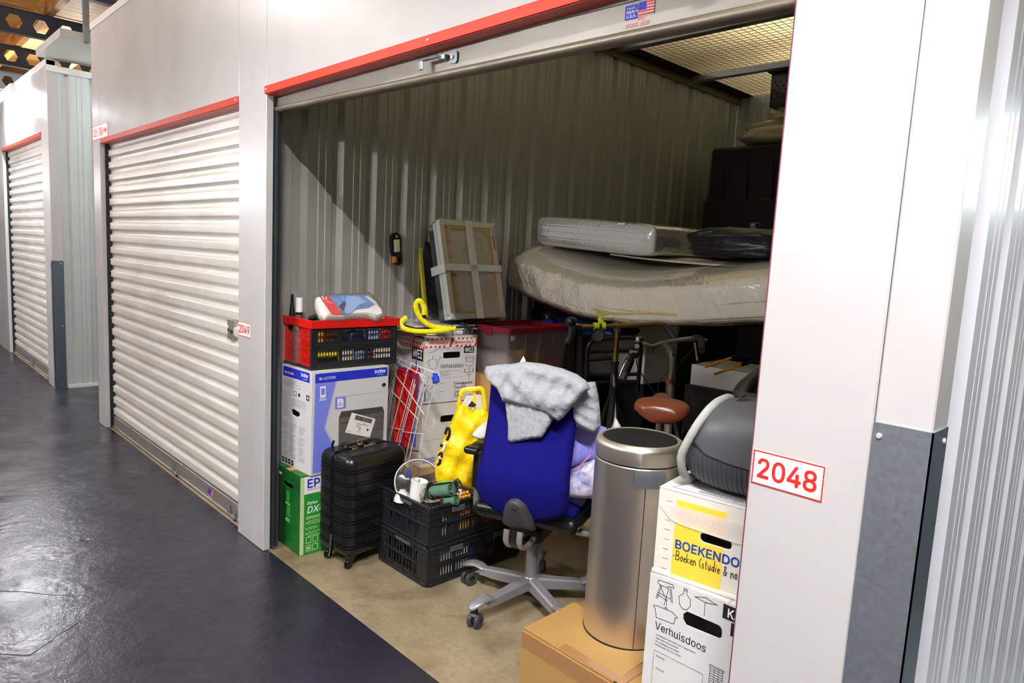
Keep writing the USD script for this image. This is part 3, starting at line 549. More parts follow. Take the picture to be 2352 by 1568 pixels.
decal(t, 'symbol', [sbox(.032+i*.035, j, .060+i*.035, j+.032).difference(sbox(.035+i*.035, j+.003, .057+i*.035, j+.029)) for i in (0, 1) for j in (.015, .055)]+[Point(.046, .031).buffer(.008)], 'pale_green', Rr, off=.001)
decal(t, 'tape_strip', sbox(.1, -.0, .15, .4), 'carton_brown', T)
# laser printer carton
sx, sy, sz = .287, .438, .500
t, F, Rr, T = carton('white and blue laser printer carton with a grey printer pictured, on the green carton', (.169, .157), 2.2, sx, sy, sz, .397, 'carton_white', [('f', Polygon([(q[0]+sx, q[1]) for q in ((-.196, .284), (-.173, .297), (-.113, .289), (-.109, .275), (-.135, .262), (-.188, .266))]))])
decal(t, 'blue_band', sbox(.016, .450, .432, .495), 'blue_print', Rr)
decal(t, 'lilac_panel', Polygon([(.016, .4495), (.128, .4495), (.069, .226), (.109, .15), (.109, .009), (.009, .009)]), 'lilac_print', Rr)
decal(t, 'lilac_line', strokes([[(.133, .4495), (.0745, .226), (.116, .15), (.116, .1)]], .0018), 'lilac_print', Rr)
decal(t, 'lettering', [txt('HL-', .013, .024, (.036, .464), True), txt('L2370DN', .013, .064, (.061, .464)), txt('brother', .018, .068, (.352, .470), True), txt('at your side', .005, .036, (.366, .460))], 'sticker', Rr, off=.001)
ph = sbox(.045, .382, .071, .431).buffer(.002).difference(sbox(.0475, .391, .0685, .423)); decal(t, 'phone_symbol', ph, 'sticker', Rr, off=.001)
decal(t, 'lettering', [txt('MOBILE', .006, at=(.042, .372), bold=True), txt('PRINTING', .006, at=(.038, .363), bold=True)], 'sticker', Rr, off=.001)
decal(t, 'page_symbol', sbox(.128, .312, .184, .367).buffer(.002), 'lilac_print', Rr); decal(t, 'page_symbol', Polygon([(.138, .317), (.172, .317), (.172, .352), (.163, .362), (.138, .362)]), 'sticker', Rr, off=.001)
decal(t, 'lettering', [txt('2', .009, at=(.150, .344), bold=True), txt('SIDED', .006, at=(.142, .334), bold=True), txt('PRINT', .006, at=(.142, .325), bold=True)], 'lilac_print', Rr, off=.0016)
decal(t, 'printer_picture', Polygon([(.148, .265), (.162, .296), (.405, .291), (.418, .262), (.414, .06), (.150, .06)]), 'printer_grey', Rr)
decal(t, 'printer_picture', [Polygon([(.162, .296), (.405, .291), (.418, .262), (.148, .265)])]+[sbox(.17, .19, .2, .235).difference(sbox(.172, .192, .198, .233)), sbox(.375, .2, .4, .25).difference(sbox(.377, .202, .398, .248)), sbox(.15, .176, .414, .178), sbox(.15, .236, .416, .238)], 'printer_dark', Rr, off=.001)
decal(t, 'small_printer_symbol', [sbox(.399, .397, .424, .409), sbox(.404, .405, .419, .414), sbox(.404, .39, .419, .392)], 'black_print', Rr)
decal(t, 'fold_line', sbox(.13, .370, .43, .3706), 'grey_print', Rr)
lab = Polygon([(.221, .283), (.364, .231), (.331, .138), (.185, .187)]); decal(t, 'address_label', lab, 'sticker', Rr, off=.0016)
th = math.atan2(-.052, .143); Tl = Rr @ frame((.185, .187, 0), (math.cos(th), math.sin(th), 0), (-math.sin(th), math.cos(th), 0))
rb = random.Random(2); bars = []; x = .028
while x < .135: q = rb.choice((.0008, .0014, .002)); bars.append(sbox(x, .074, x+q, .096)); x += q+rb.choice((.0008, .0013))
decal(t, 'barcode', bars, 'black_print', Tl, off=.0024); decal(t, 'fine_print', tlines(.05, .085, (.04, .048, .056), .0025, 3)+tlines(.085, .13, (.056, .062), .002, 4)+tlines(.012, .03, (.01,), .0025, 5)+tlines(.07, .085, (.03, .018), .0025, 6), 'grey_print', Tl, off=.0024); decal(t, 'symbol', [sbox(.121, .034, .131, .044)], 'black_print', Tl, off=.0024)
u = lambda x: x+sx
decal(t, 'blue_band', sbox(.013, .450, .264, .497), 'blue_print', F)
decal(t, 'lettering', [txt('HL-', .011, .022, (u(-.258), .464), True), txt('L2370DN', .011, .060, (u(-.234), .464)), txt('brother', .018, .066, (u(-.100), .471), True), txt('at your side', .005, .036, (u(-.08), .459))], 'sticker', F, off=.001)
fp = tlines(u(-.266), u(-.10), (.437, .430, .423, .416, .409, .402), .0022, 9, .6)+tlines(u(-.274), u(-.205), np.arange(.25, .375, .0075), .0022, 10, .4)+tlines(u(-.185), u(-.035), np.arange(.312, .352, .007), .0022, 11, .2)
for cx in (-.276, -.198, -.115):
    for a0, b0 in ((.18, .225), (.125, .17), (.075, .115), (.045, .07)): fp += tlines(u(cx), u(cx+.06), np.arange(a0, b0, .0065), .002, int(a0*999), .5)
decal(t, 'fine_print', fp, 'pale_print', F)
decal(t, 'symbol', [sbox(u(-.278+i*.031), .008, u(-.258+i*.031), .034).difference(sbox(u(-.273+i*.031), .018, u(-.263+i*.031), .026)) for i in range(4)]+[sbox(u(-.05), .362, u(-.024), .388).difference(Point(u(-.037), .375).buffer(.008)), Point(u(-.118), .375).buffer(.009), sbox(u(-.168), .365, u(-.142), .388).difference(sbox(u(-.166), .367, u(-.144), .386))], 'black_print', F)
# ---- white moving boxes with line drawings
def karwei(parent, T, x, y, w):
    decal(parent, 'logo_block', sbox(x, y, x+w, y+w*1.05), 'black_print', T); decal(parent, 'logo_lettering', [txt('KAR', w*.36, w*.82, (x+w*.09, y+w*.60), True), txt('WEI', w*.36, w*.82, (x+w*.09, y+w*.10), True)], 'sticker', T, off=.001)
def warn_tape(parent, T, x0, x1, y0, y1, words):
    decal(parent, 'warning_tape', sbox(x0, y0, x1, y1), 'sticker', T, off=.001); h = y1-y0; g = []
    par = lambda x, y, w, hh: Polygon([(x, y), (x+w, y), (x+w+hh*.35, y+hh), (x+hh*.35, y+hh)]).intersection(sbox(x0, y0, x1, y1))
    for x in words: g.append(par(x+.128, y0, .014, h))
    x = x0
    while x < x1:
        if all(not (-.018 < x-(wx+.13) < .022) for wx in words): g += [par(x, y0, .013, h*.2), par(x+.008, y1-h*.18, .013, h*.18)]
        x += .028
    decal(parent, 'warning_bars', [q for q in g if q.area > 0], 'red_print', T, off=.0016)
    ms = [txt('BREAKABLE', h*.28, .118, (x+.004, y0+h*.36), True) for x in words if x >= x0 and x+.12 < x1]
    if ms: decal(parent, 'lettering', ms, 'red_print', T, off=.0016)
can = [[(.03, .245), (.075, .245), (.08, .20), (.068, .192), (.042, .192), (.033, .205), (.03, .245)], [(.03, .24), (.02, .235), (.024, .215), (.036, .208)], [(.078, .225), (.098, .252), (.106, .25), (.094, .262)], [(.094, .246), (.079, .205)], [(.05, .245), (.05, .265), (.056, .265), (.056, .245)]]
bucket = [[(.265, .245), (.267, .198), (.314, .199), (.316, .245)], np.c_[.29+.027*np.cos(np.linspace(0, 6.3, 24)), .247+.006*np.sin(np.linspace(0, 6.3, 24))], [(.263, .245), (.272, .225), (.29, .219), (.308, .225), (.317, .245)]]
candle = [[(.29, .11), (.29, .16), (.262, .162), (.262, .178)], [(.29, .16), (.318, .162), (.318, .178)], [(.284, .16), (.284, .185), (.296, .185), (.296, .16)], [(.257, .163), (.257, .178), (.267, .178), (.267, .163), (.257, .163)], [(.313, .163), (.313, .178), (.323, .178), (.323, .163), (.313, .163)], [(.27, .15), (.29, .143), (.31, .15)]]
vase = [[(.03, .155), (.03, .14), (.05, .14), (.05, .155)], [(.032, .14), (.022, .125), (.022, .09), (.035, .08), (.048, .08), (.058, .09), (.058, .125), (.048, .14)]]
t, F, Rr, T = carton('white moving box lettered Verhuisdoos and sealed with red and white breakable tape', (.128, .841), -8.13, .48, .335, .372, .664, 'carton_white', [('r', slot(.117, .247, .227, .282, .008))])
bx_top = .664+.372
decal(t, 'drawing', strokes(can+bucket+candle+vase+[[(.025, .278), (.03, .284), (.10, .312), (.153, .303), (.15, .297), (.10, .303), (.03, .277)], [(.18, .318), (.18, .297), (.225, .297), (.225, .318)]], .0011), 'black_print', Rr)
decal(t, 'lettering', [txt('Verhuisdoos', .024, .15, (.10, .192), False)], 'black_print', Rr); decal(t, 'fine_print', tlines(.10, .225, (.175,), .0022, 1, .05)+tlines(.10, .18, (.166, .157, .148), .0022, 2), 'grey_print', Rr)
decal(t, 'label_frame', strokes([[(.095, .02), (.095, .135), (.25, .138), (.25, .02)], [(.012, .02), (.012, .095), (.055, .095), (.055, .02), (.012, .02)], [(.02, .02), (.032, .05), (.045, .02)]], .0008), 'grey_print', Rr); decal(t, 'fine_print', tlines(.107, .13, (.105, .06), .0025, 5, 0), 'grey_print', Rr)
decal(t, 'handwriting', [hand('Keukenapparaten', .018, (.195, .095), .125, .0016), hand('Ovenschaal', .02, (.195, .072), .08, .0016), hand('Serviesx', .02, (.197, .048), .07, .0016), hand('Bakx', .02, (.2, .024), .04, .0016)], 'black_print', Rr)
karwei(t, Rr, .25, .272, .066); karwei(t, F, .48-.145, .232, .13); warn_tape(t, Rr, 0, .334, .31, .360, (.022, .188)); warn_tape(t, F, .02, .479, .30, .358, (.06, .2, .335))
decal(t, 'drawing', strokes([np.array(l)*[1, 1]+[.16, -.03] for l in can+vase]+[[(.15, .21), (.28, .23), (.28, .2)], [(.36, .20), (.44, .2), (.44, .12), (.36, .12), (.36, .2)], [(.05, .26), (.05, .30), (.08, .30), (.08, .26)]], .0012), 'black_print', F)
decal(t, 'lettering', [txt('DOOS', .03, .1, (.34, .16), False)], 'grey_print', F); decal(t, 'fine_print', tlines(.30, .46, (.14, .13, .12, .11), .0025, 12), 'grey_print', F)
decal(t, 'handwriting', [hand('ack', .03, (.03, .255), .05, .003)], 'blue_print', F)
t, F, Rr, T = carton('plain cream moving box with a hand hole, second from the top of the left stack', (.120, .845), -8.13, .48, .335, .362, .300, 'carton_cream', [('r', slot(.117, .246, .23, .284, .012))])
decal(t, 'fine_print', tlines(.012, .095, (.020, .028, .036, .044), .004, 3, .15), 'blue_print', Rr); decal(t, 'fold_line', [sbox(0, .15, .33, .1508)], 'grey_print', Rr)
decal(t, 'drawing', [sbox(.36, .20, .41, .27).difference(sbox(.363, .203, .407, .267)), sbox(.37, .215, .40, .222), sbox(.37, .23, .40, .237), sbox(.37, .10, .42, .17)], 'lilac_print', F); decal(t, 'fine_print', tlines(.33, .43, (.02, .03, .04, .05), .005, 8), 'pink_print', F)
carton('brown cardboard box at the bottom of the left stack, behind the pan lid', (.131, .838), -8.13, .48, .335, .298, 0, 'carton_brown')
# ---- right-hand stack
t, F, Rr, T = carton('low brown parcel taped shut on the floor under the steel bin', (2.30, .222), 0, .74, .56, .213, 0, 'carton_tan', flaps=False, name='parcel')
W_, D_ = .74, .56
part(t, 'flap', tf(BB((-W_/2, 0, 0), (0.02, D_*.47, .004)), mat4((0, -D_/2+.008, .216), rx=1.6)), 'carton_tan', False); part(t, 'flap', BB((-W_/2+.18, D_*.06, .214), (W_/2, D_/2, .219)), 'carton_tan', False); part(t, 'flap', BB((0.03, -D_/2, .214), (W_/2, D_*.05, .2185)), 'carton_tan', False)
decal(t, 'packing_tape', [sbox(.0, .10, .235, .30), sbox(.16, .012, .42, .235)], 'tape_brown', T, off=.0045); decal(t, 'packing_tape', [sbox(0, .155, .30, .2125), sbox(.26, .14, .52, .2125)], 'tape_brown', F)
decal(t, 'address_label', Polygon([(.015+.07, .32), (.02+.12, .45), (.26, .45), (.26, .32)]), 'sticker', T, off=.0054); decal(t, 'label_stripe', [sbox(.10, .334, .25, .342), sbox(.13, .43, .18, .45)], 'red_print', T, off=.0062)
vt, VF, VR, VT = carton('white moving box lettered Verhuisdoos behind the near pillar, lower of two', (2.536, .237), 2, .48, .33, .392, .225, 'carton_white', [('f', Polygon([(.113, .312), (.125, .324), (.221, .324), (.229, .316), (.23, .295), (.222, .287), (.123, .283), (.113, .295)]))])
dr = [[(.026, .374), (.03, .38), (.075, .382), (.078, .374), (.06, .372), (.058, .366), (.03, .368), (.026, .374)], [(.036, .368), (.024, .323)], [(.04, .368), (.028, .323)], [(.066, .368), (.074, .33)], [(.07, .368), (.078, .33)], [(.034, .368), (.052, .338)], [(.062, .368), (.052, .312)], [(.030, .342), (.07, .338)], [(.028, .335), (.062, .330)], [(.056, .342), (.060, .312)],
      [(.110, .386), (.119, .386), (.119, .372), (.131, .361), (.133, .343), (.123, .328), (.109, .326), (.099, .337), (.096, .358), (.109, .371), (.110, .386)], [(.110, .381), (.119, .381)], [(.144, .375), (.176, .385), (.207, .377), (.175, .371), (.144, .375)], [(.175, .371), (.175, .332)], [(.206, .379), (.209, .375)],
      [(.018, .297), (.022, .301), (.03, .302), (.079, .304), (.090, .297), (.097, .296), (.096, .291), (.090, .291), (.087, .271), (.031, .267), (.024, .293), (.018, .297)], [(.054, .305), (.056, .308), (.062, .308), (.064, .304)]]
bl = [[(.203, .206), (.246, .206), (.246, .202), (.203, .202), (.203, .206)]]+[[(x, .202), (x, .06)] for x in (.206, .219, .231, .243)]+[[(.206, y), (.243, y)] for y in np.arange(.07, .2, .007)]
decal(vt, 'drawing', strokes(dr, .0012), 'black_print', VF); decal(vt, 'drawing', strokes(bl, .0009), 'black_print', VF)
decal(vt, 'lettering', [txt('Verhuisdoos', .0225, .16, (.029, .2325), False)], 'black_print', VF)
decal(vt, 'lettering', [txt(s, .0052, w, (.03, y), False) for s, w, y in (('- Verstevigde handvatten met 3-laags karton', .13, .215), ('- Geen tape nodig: autolock', .078, .205), ('- In 1 beweging op te zetten', .08, .195), ('- Binnenmaat: 48 x 32 x 38 cm', .087, .185))], 'grey_print', VF)
decal(vt, 'label_frame', strokes([[(.032, .02), (.032, .168), (.187, .168), (.187, .02)]], .0008), 'grey_print', VF); decal(vt, 'lettering', [txt('Ruimte', .006, at=(.042, .152)), txt('Inhoud', .006, at=(.042, .115))], 'grey_print', VF)
karwei(vt, VF, .229, .346, .042) if 0 else None
decal(vt, 'logo_block', [sbox(.227, .350, .30, .389), sbox(.253, .310, .30, .346)], 'black_print', VF); decal(vt, 'logo_lettering', [txt('KAR', .024, .055, (.241, .357), True)], 'sticker', VF, off=.001)
BZ = .225+.392+.004
bt, BF, BR, BT = carton('cream book box with a yellow panel lettered Boekendoos behind the near pillar', (2.063+.40*math.cos(math.radians(8.7)), .222+.40*math.sin(math.radians(8.7))), 8.7, .40, .33, .250, BZ, 'carton_cream', [('f', slot(.128, .130, .216, .156, .012))], flaps=False)
part(bt, 'lid_sheet', BB((-.201, -.166, .250), (.201, .165, .2535), .001), 'carton_white', False); part(bt, 'tray_lip', BB((-.204, -.169, 0), (.204, .166, .012), .002), 'carton_cream', False)
hole = slot(.128, .130, .216, .156, .012).buffer(.0015)
decal(bt, 'yellow_panel', [sbox(.0535, .006, .1955, .229).difference(hole)], 'yellow_print', BF)
decal(bt, 'lettering', [txt('BOEKENDOOS', .0245, .228, (.060, .0905), True)], 'navy_print', BF, off=.001)
decal(bt, 'logo_lettering', [txt('PRAXIS', .021, .134, (.059, .174), True)], 'pink_print', BF, off=.001)
decal(bt, 'handwriting', hand('-Boeken (studie & no', .026, (.056, .058), .185, .0017), 'black_print', BF, off=.0014)
decal(bt, 'tick', [sbox(.024, y, .040, y+.0009) for y in (.218, .162, .135, .107, .078, .05, .02)], 'grey_print', BF)
tp_ = [(.003, .205), (.05, .166), (.131, .159), (.24, .155), (.34, .16), (.398, .17), (.398, .21), (.195, .213), (.05, .211)]
decal(bt, 'sealing_tape', Polygon(tp_).difference(hole), 'tape_white', BF, d=.0003, off=.0018)
part(bt, 'tape_fold', tf(tube(spline([(.003, .203, .002), (.05, .167, .003), (.131, .1595, .003), (.24, .156, .003), (.34, .161, .003), (.398, .171, .002)], 6), .0016, 6), BF), 'tape_white', 60)
decal(bt, 'drawing', strokes([[(.03, .02), (.06, .11), (.36, .11)], [(.03, .02), (.36, .02)], [(.2, .02), (.24, .11)]], .001), 'grey_print', frame((-.2, -.165, .2536), (1, 0, 0), (0, 1, 0))); decal(bt, 'drawing', strokes([[(.245, .175), (.26, .19), (.26, .17), (.245, .175)]], .001), 'black_print', BF)
decal(bt, 'fine_print', tlines(.10, .30, (.035, .043), .003, 4), 'grey_print', frame((-.2, -.165, .2536), (1, 0, 0), (0, 1, 0)))
single('paper_sheet', ext(Polygon([(0, 0), (.10, .0), (.10, .06), (.02, .05)]), .002, frame((2.006, .228, .2225), (1, 0, 0), (0, 1, 0))), 'sticker', 'scrap of white paper under the corner of the lower white moving box', 'paper')
# ------------------------------------------------------------------ folding crate on the printer carton
def grid_slots(x0, x1, y0, y1, nx, ny, gx=.003, gy=.004):
    w, h = (x1-x0)/nx, (y1-y0)/ny
    return [sbox(x0+i*w+gx/2, y0+j*h+gy/2, x0+(i+1)*w-gx/2, y0+(j+1)*h-gy/2) for i in range(nx) for j in range(ny)]
sx, sy, sz, z0 = .336, .494, .238, .9005
cx, cy = .119-sx/2, .172+sy/2
t = thing('folding_crate', 'red and black folding plastic crate full of household things, on the white printer carton', 'crate', (cx, cy, z0), .7)
X, Y = sx/2, sy/2
red_panel = sbox(.012, .012, sx-.012, .205)
holes = unary_union(grid_slots(.02, .085, .02, .17, 6, 4)+grid_slots(.10, .225, .02, .155, 10, 4)+grid_slots(.24, .312, .02, .185, 6, 4)+[slot(.09, .165, .215, .198, .01)])
for nm, fr in (('end_panel', frame((-X, -Y+.004, 0), (1, 0, 0), (0, 0, 1))), ('end_panel', frame((X, Y-.004, 0), (-1, 0, 0), (0, 0, 1)))): part(t, nm, ext(red_panel.difference(holes), .004, fr @ mat4((0, 0, -.004))), 'crate_red', False)
def side(y1, ya, yb):
    g = sbox(.018, ya, sy-.018, yb); h = unary_union(grid_slots(.035, .155, ya+.02, yb-.012, 8, 2, .0032)+grid_slots(.168, .30, ya+.02, yb-.012, 9, 2, .0032)+grid_slots(.315, .455, ya+.02, yb-.012, 9, 2, .0032)); return g.difference(h)
for s in (1, -1):
    fr = frame((X, -Y, 0), (0, 1, 0), (0, 0, 1)) if s > 0 else frame((-X, Y, 0), (0, -1, 0), (0, 0, 1))
    for ya, yb in ((.015, .105), (.113, .205)): part(t, 'side_panel', ext(side(0, ya, yb), .004, fr @ mat4((0, 0, -.006))), 'crate_black', False)
    part(t, 'hinge_bar', tf(BB((.018, .100, -.008), (sy-.018, .122, .001), .003), fr), 'crate_black', False)
    for a in (.0, sy-.022): part(t, 'corner_post', tf(BB((a, .01, -.014), (a+.022, .21, .0), .003), fr), 'crate_black', False)
rim = sbox(-X-.004, -Y-.004, X+.004, Y+.004).buffer(.004).difference(sbox(-X+.012, -Y+.012, X-.012, Y-.012).buffer(.003))
part(t, 'rim', [ext(rim, .038, mat4((0, 0, .202)))], 'crate_red', False)
part(t, 'base', [BB((-X-.002, -Y-.002, 0), (X+.002, Y+.002, .016), .004)], 'crate_black', False)
CR = 'in the red and black folding crate'
def C_(x, y, z): return (cx+x, cy+y, z0+z)
bo = thing('bottle', 'clear bottle with a tall white cap standing in the red crate by the wall', 'bottle', (-.03, .187, .9175))
part(bo, 'body', lathe([(0, 0), (.03, 0), (.034, .004), (.034, .14), (.028, .175), (.016, .20), (.0145, .25), (0, .25)], 28), 'bottle_glass', 40); part(bo, 'cap', lathe([(0, .25), (.0165, .25), (.0175, .252), (.0175, .318), (.016, .321), (0, .321)], 28), 'ceramic', 40); part(bo, 'neck_band', cyl((0, 0, .243), .0172, .012, 24), 'black_plastic', 40); part(bo, 'label_band', cyl((0, 0, .236), .0166, .006, 24), 'red_print', 40)
ph = thing('desk_phone', 'black desk phone with a keypad lying tilted in the red crate', 'phone', (-.012, .285, 1.095), M4=mat4((-.0, .262, 1.115), -60, 28, 8))
part(ph, 'body', BB((-.075, -.05, -.018), (.075, .05, .014), .008), 'black_gloss', False); part(ph, 'handset', tf(cat([BB((-.07, -.018, .0), (.07, .018, .024), .009)]), mat4((0, .028, .014))), 'black_plastic', False); part(ph, 'key', [BB((-.02+i*.014, -.04+j*.011, .014), (-.010+i*.014, -.033+j*.011, .0165)) for i in range(4) for j in range(4)], 'grey_plastic', False)
ub = thing('umbrella', 'folded black umbrella sticking up in the red crate beside the door jamb', 'umbrella', (-.13, .200, .9175)); part(ub, 'canopy', tube([(0, 0, 0), (.004, -.002, .12), (.006, -.003, .26), (.008, -.004, .29)], [.012, .022, .012, .006], 10), 'black_cloth', 60); part(ub, 'handle', tube([(.008, -.004, .285), (.010, -.005, .33)], .007, 10), 'black_plastic', 60)
# packed bedding leaning on the rim
T = frame((.112, .36, 1.150), (0, 1, 0), (-.15, 0, .15))
bd = thing('bedding_pack', 'plastic-wrapped bedding pack with a red strip and blue photo on the red crate', 'bedding', M4=T)
out = [(-.125, .10), (-.115, .125), (0, .135), (.12, .14), (.18, .13), (.21, .09), (.222, .03), (.21, -.012), (.165, -.026), (.115, -.008), (.038, -.008), (-.021, -.018), (-.12, -.010), (-.13, .03)]
part(bd, 'bedding', puffy(out, .026, .045, .012, .0, 14., 4, edge=.022), 'white_cloth', 60)
top_ = mat4((0, 0, .0262))
def card(nm, g, m, k=0): part(bd, nm, ext(Polygon(g).intersection(Polygon(out).buffer(-.014)), .0006, top_ @ mat4((0, 0, .0007*k))), m, False)
card('red_strip', [(-.112, .13), (-.060, .13), (-.022, -.02), (-.080, -.02)], 'pack_red')
card('photo_card', [(-.058, .13), (.13, .14), (.185, .06), (.13, .035), (.06, .028), (0, -.01), (-.022, -.016)], 'pack_blue')
card('photo_pillow', [(.045, .118), (.11, .112), (.135, .075), (.08, .055), (.03, .01), (-.005, .0), (-.01, .03), (.02, .075)], 'sky_cloth', 1)
card('photo_shadow', [(-.03, .05), (.015, .085), (.02, .07), (-.012, .02)], 'pack_dark', 1)
card('white_fold', [(.0, -.014), (.06, .02), (.13, .028), (.20, .04), (.205, .0), (.16, -.014), (.11, .0), (.03, .0)], 'ceramic', 1)
decal(bd, 'lettering', [txt('U', .02, .024, (-.100, .098), True, -16), txt('60x70', .008, .028, (-.084, .082), True, -30)], 'sticker', top_, off=.0012)
part(bd, 'plastic_wrap', puffy([(-.137, .10), (-.125, .137), (0, .146), (.14, .15), (.19, .158), (.205, .145), (.225, .10), (.236, .03), (.222, -.02), (.165, -.036), (.115, -.016), (.038, -.016), (-.021, -.027), (-.13, -.018), (-.142, .03)], .038, .055, .012, .010, 22., 6, edge=.04), 'film', 60)
# things seen through the slots
def lump(nm, label, c, x, y, z, dx, dy, dz, m, seed=0, hard=False):
    o = C_(x, y, z)
    if hard: return single(nm, BB((o[0]-dx/2, o[1]-dy/2, o[2]), (o[0]+dx/2, o[1]+dy/2, o[2]+dz), min(dx, dy, dz)*.12), m, label, c)
    s = mf.Manifold.sphere(1, 24); q = tm(s); v = A(q.vertices); v = np.sign(v)*np.abs(v)**.7; v *= (1+.25*(meshkit.fbm(v*2+seed*7, 3)-.5))[:, None]; q.vertices = v*A([dx, dy, dz])/2/np.abs(v).max(0)+A(o)+[0, 0, dz/2]; return single(nm, q, m, label, c, smooth=60)
lump('tin', 'orange tin behind the upper slots at the near end of the red crate', 'tin', .135, -.19, .118, .04, .05, .07, 'orange', hard=True)
lump('torch', 'yellow torch low in the near end of the red crate', 'torch', .13, -.15, .055, .05, .12, .03, 'hose_yellow', hard=True)
lump('tool_case', 'black tool case on the bottom of the red crate', 'case', .12, -.16, .018, .07, .14, .036, 'black_plastic', hard=True)
lump('paper_pack', 'cream paper pack low in the middle of the red crate', 'pack', .125, -.035, .018, .06, .07, .08, 'cream', hard=True)
lump('cloth_bundle', 'white cloth bundle low in the red crate beside the cream pack', 'cloth', .125, .04, .018, .06, .06, .075, 'sky_cloth', 2)
lump('cloth_bundle', 'dark purple cloth low in the red crate', 'cloth', .125, .095, .018, .06, .045, .06, 'purple', 3)
lump('book_stack', 'cream books at the far end of the red crate, low', 'books', .12, .17, .018, .07, .10, .085, 'cream', hard=True)
lump('cloth_bundle', 'navy garment in the upper middle of the red crate', 'cloth', .11, .02, .09, .09, .11, .10, 'navy_bag', 5)
lump('cloth_bundle', 'pale blue shirt bundled at the upper far side of the red crate', 'cloth', .115, .115, .11, .08, .10, .075, 'sky_cloth', 6)
lump('cloth_bundle', 'red cloth in the far upper corner of the red crate', 'cloth', .12, .195, .11, .07, .07, .08, 'red_bag', 7)
lump('jar', 'brown jar behind the upper slots of the red crate', 'jar', .13, -.13, .115, .05, .05, .07, 'leather', hard=True)
lump('cable_coil', 'pale coiled cable at the left end of the red crate', 'cable', -.10, -.20, .02, .08, .06, .12, 'cream', 8)
# ------------------------------------------------------------------ suitcase
T = mat4((.304, .364, 0), 6.)
SC = thing('suitcase', 'black hard-shell cabin suitcase with horizontal grooves standing before the printer carton', 'suitcase', M4=T)
w_, d_, h0, h1 = .25, .355, .055, .545   # x thickness, y width
H = h1-h0
full = rbox((w_, d_, H), .045, 24); core = rbox((w_-.012, d_-.012, H-.012), .042, 24)
zs = [-H/2-.01]; bands = mf.Manifold()
z = -H/2+.055; edges = []
while z < H/2-.06: edges.append(z); z += .0605
cuts = [(e-.010, e-.004) for e in edges]+[(e+.004, e+.010) for e in edges]
grooves = mf.Manifold.batch_boolean([mbox((0, 0, (a+b)/2), (1, 1, b-a)) for a, b in cuts], mf.OpType.Add)
shell = core+(full-grooves)
fr_, re_ = shell ^ mbox((.075, 0, 0), (.12, 1, 1)), shell ^ mbox((-.09, 0, 0), (.15, 1, 1))
zp = lambda m: tf(tm(m), mat4((0, 0, (h0+h1)/2)))
part(SC, 'front_shell', zp(fr_), 'suitcase', 32); part(SC, 'rear_shell', zp(re_), 'suitcase', 32)
mid = rbox((w_, d_-.02, H-.02), .04, 24) ^ mbox((0, 0, 0), (.035, 1, 1)); part(SC, 'zip_tape', zp(mid), 'black_cloth', 32)
for x in (-.009, .009): part(SC, 'zip', tube([(x, a, b) for a, b in [(-d_/2+.007, h0+.05), (-d_/2+.007, h1-.05), (-d_/2+.02, h1-.02), (-d_/2+.05, h1-.008), (d_/2-.05, h1-.008), (d_/2-.02, h1-.02), (d_/2-.007, h1-.05), (d_/2-.007, h0+.05)]], .004, 8), 'black_plastic', 60)
part(SC, 'top_handle', tube(spline([(-.01, -.10, h1-.004), (-.01, -.095, h1+.016), (-.01, -.05, h1+.020), (-.01, 0, h1+.020), (-.01, .02, h1+.016), (-.01, .025, h1-.004)]), .012, 10, flat=((0, 0, 1), .6)), 'black_plastic', 60)
part(SC, 'pull_handle_plate', [BB((-.095, -.07, h1-.01), (-.055, .10, h1+.010), .006)], 'black_plastic', False)
part(SC, 'strap_end', tube(spline([(-.06, -.13, h1-.02), (-.06, -.14, h1+.015), (-.055, -.135, h1+.04)]), [.006]*16+[.003], 8), 'black_plastic', 60)
part(SC, 'padlock', [BB((.0, -.045, h1+.004), (.012, -.015, h1+.022), .003), tube(spline([(.006, -.04, h1+.02), (.006, -.04, h1+.036), (.006, -.02, h1+.036), (.006, -.02, h1+.02)]), .0025, 8)], 'chrome', 50); part(SC, 'zip_puller', [BB((.01, -.08, h1-.002), (.016, -.045, h1+.006), .002), BB((.008, -.01, h1-.002), (.018, .06, h1+.008), .002)], 'zip_metal', False)
part(SC, 'zip_puller', [tube([(.004, -d_/2-.004, h0+.10), (.004, -d_/2-.008, h0+.055)], .006, 8), tube([(.004, -d_/2-.008, h0+.055), (.006, -d_/2-.012, h0+.02)], .004, 8), tube([(.006, -d_/2-.012, h0+.02), (.002, -d_/2-.014, h0-.008)], .0035, 8)], 'chrome', 50)
for x in (-.075, .085):
    for y in (-d_/2+.05, d_/2-.05):
        wh = part(SC, 'wheel_housing', hull([(x+a*.022, y+b*.024, h0+.012) for a in (-1, 1) for b in (-1, 1)]+[(x+a*.012+.004, y-.012+b*.010, .034) for a in (-1, 1) for b in (-1, 1)]), 'black_plastic', 40)
        part(SC, 'wheel', tf(cat([cyl((0, 0, 0), .0245, .010, 22, 'x', .003), cyl((.012, 0, 0), .0245, .010, 22, 'x', .003)]), mat4((x-.004, y-.018, .0247), 25)), 'black_gloss', 40)
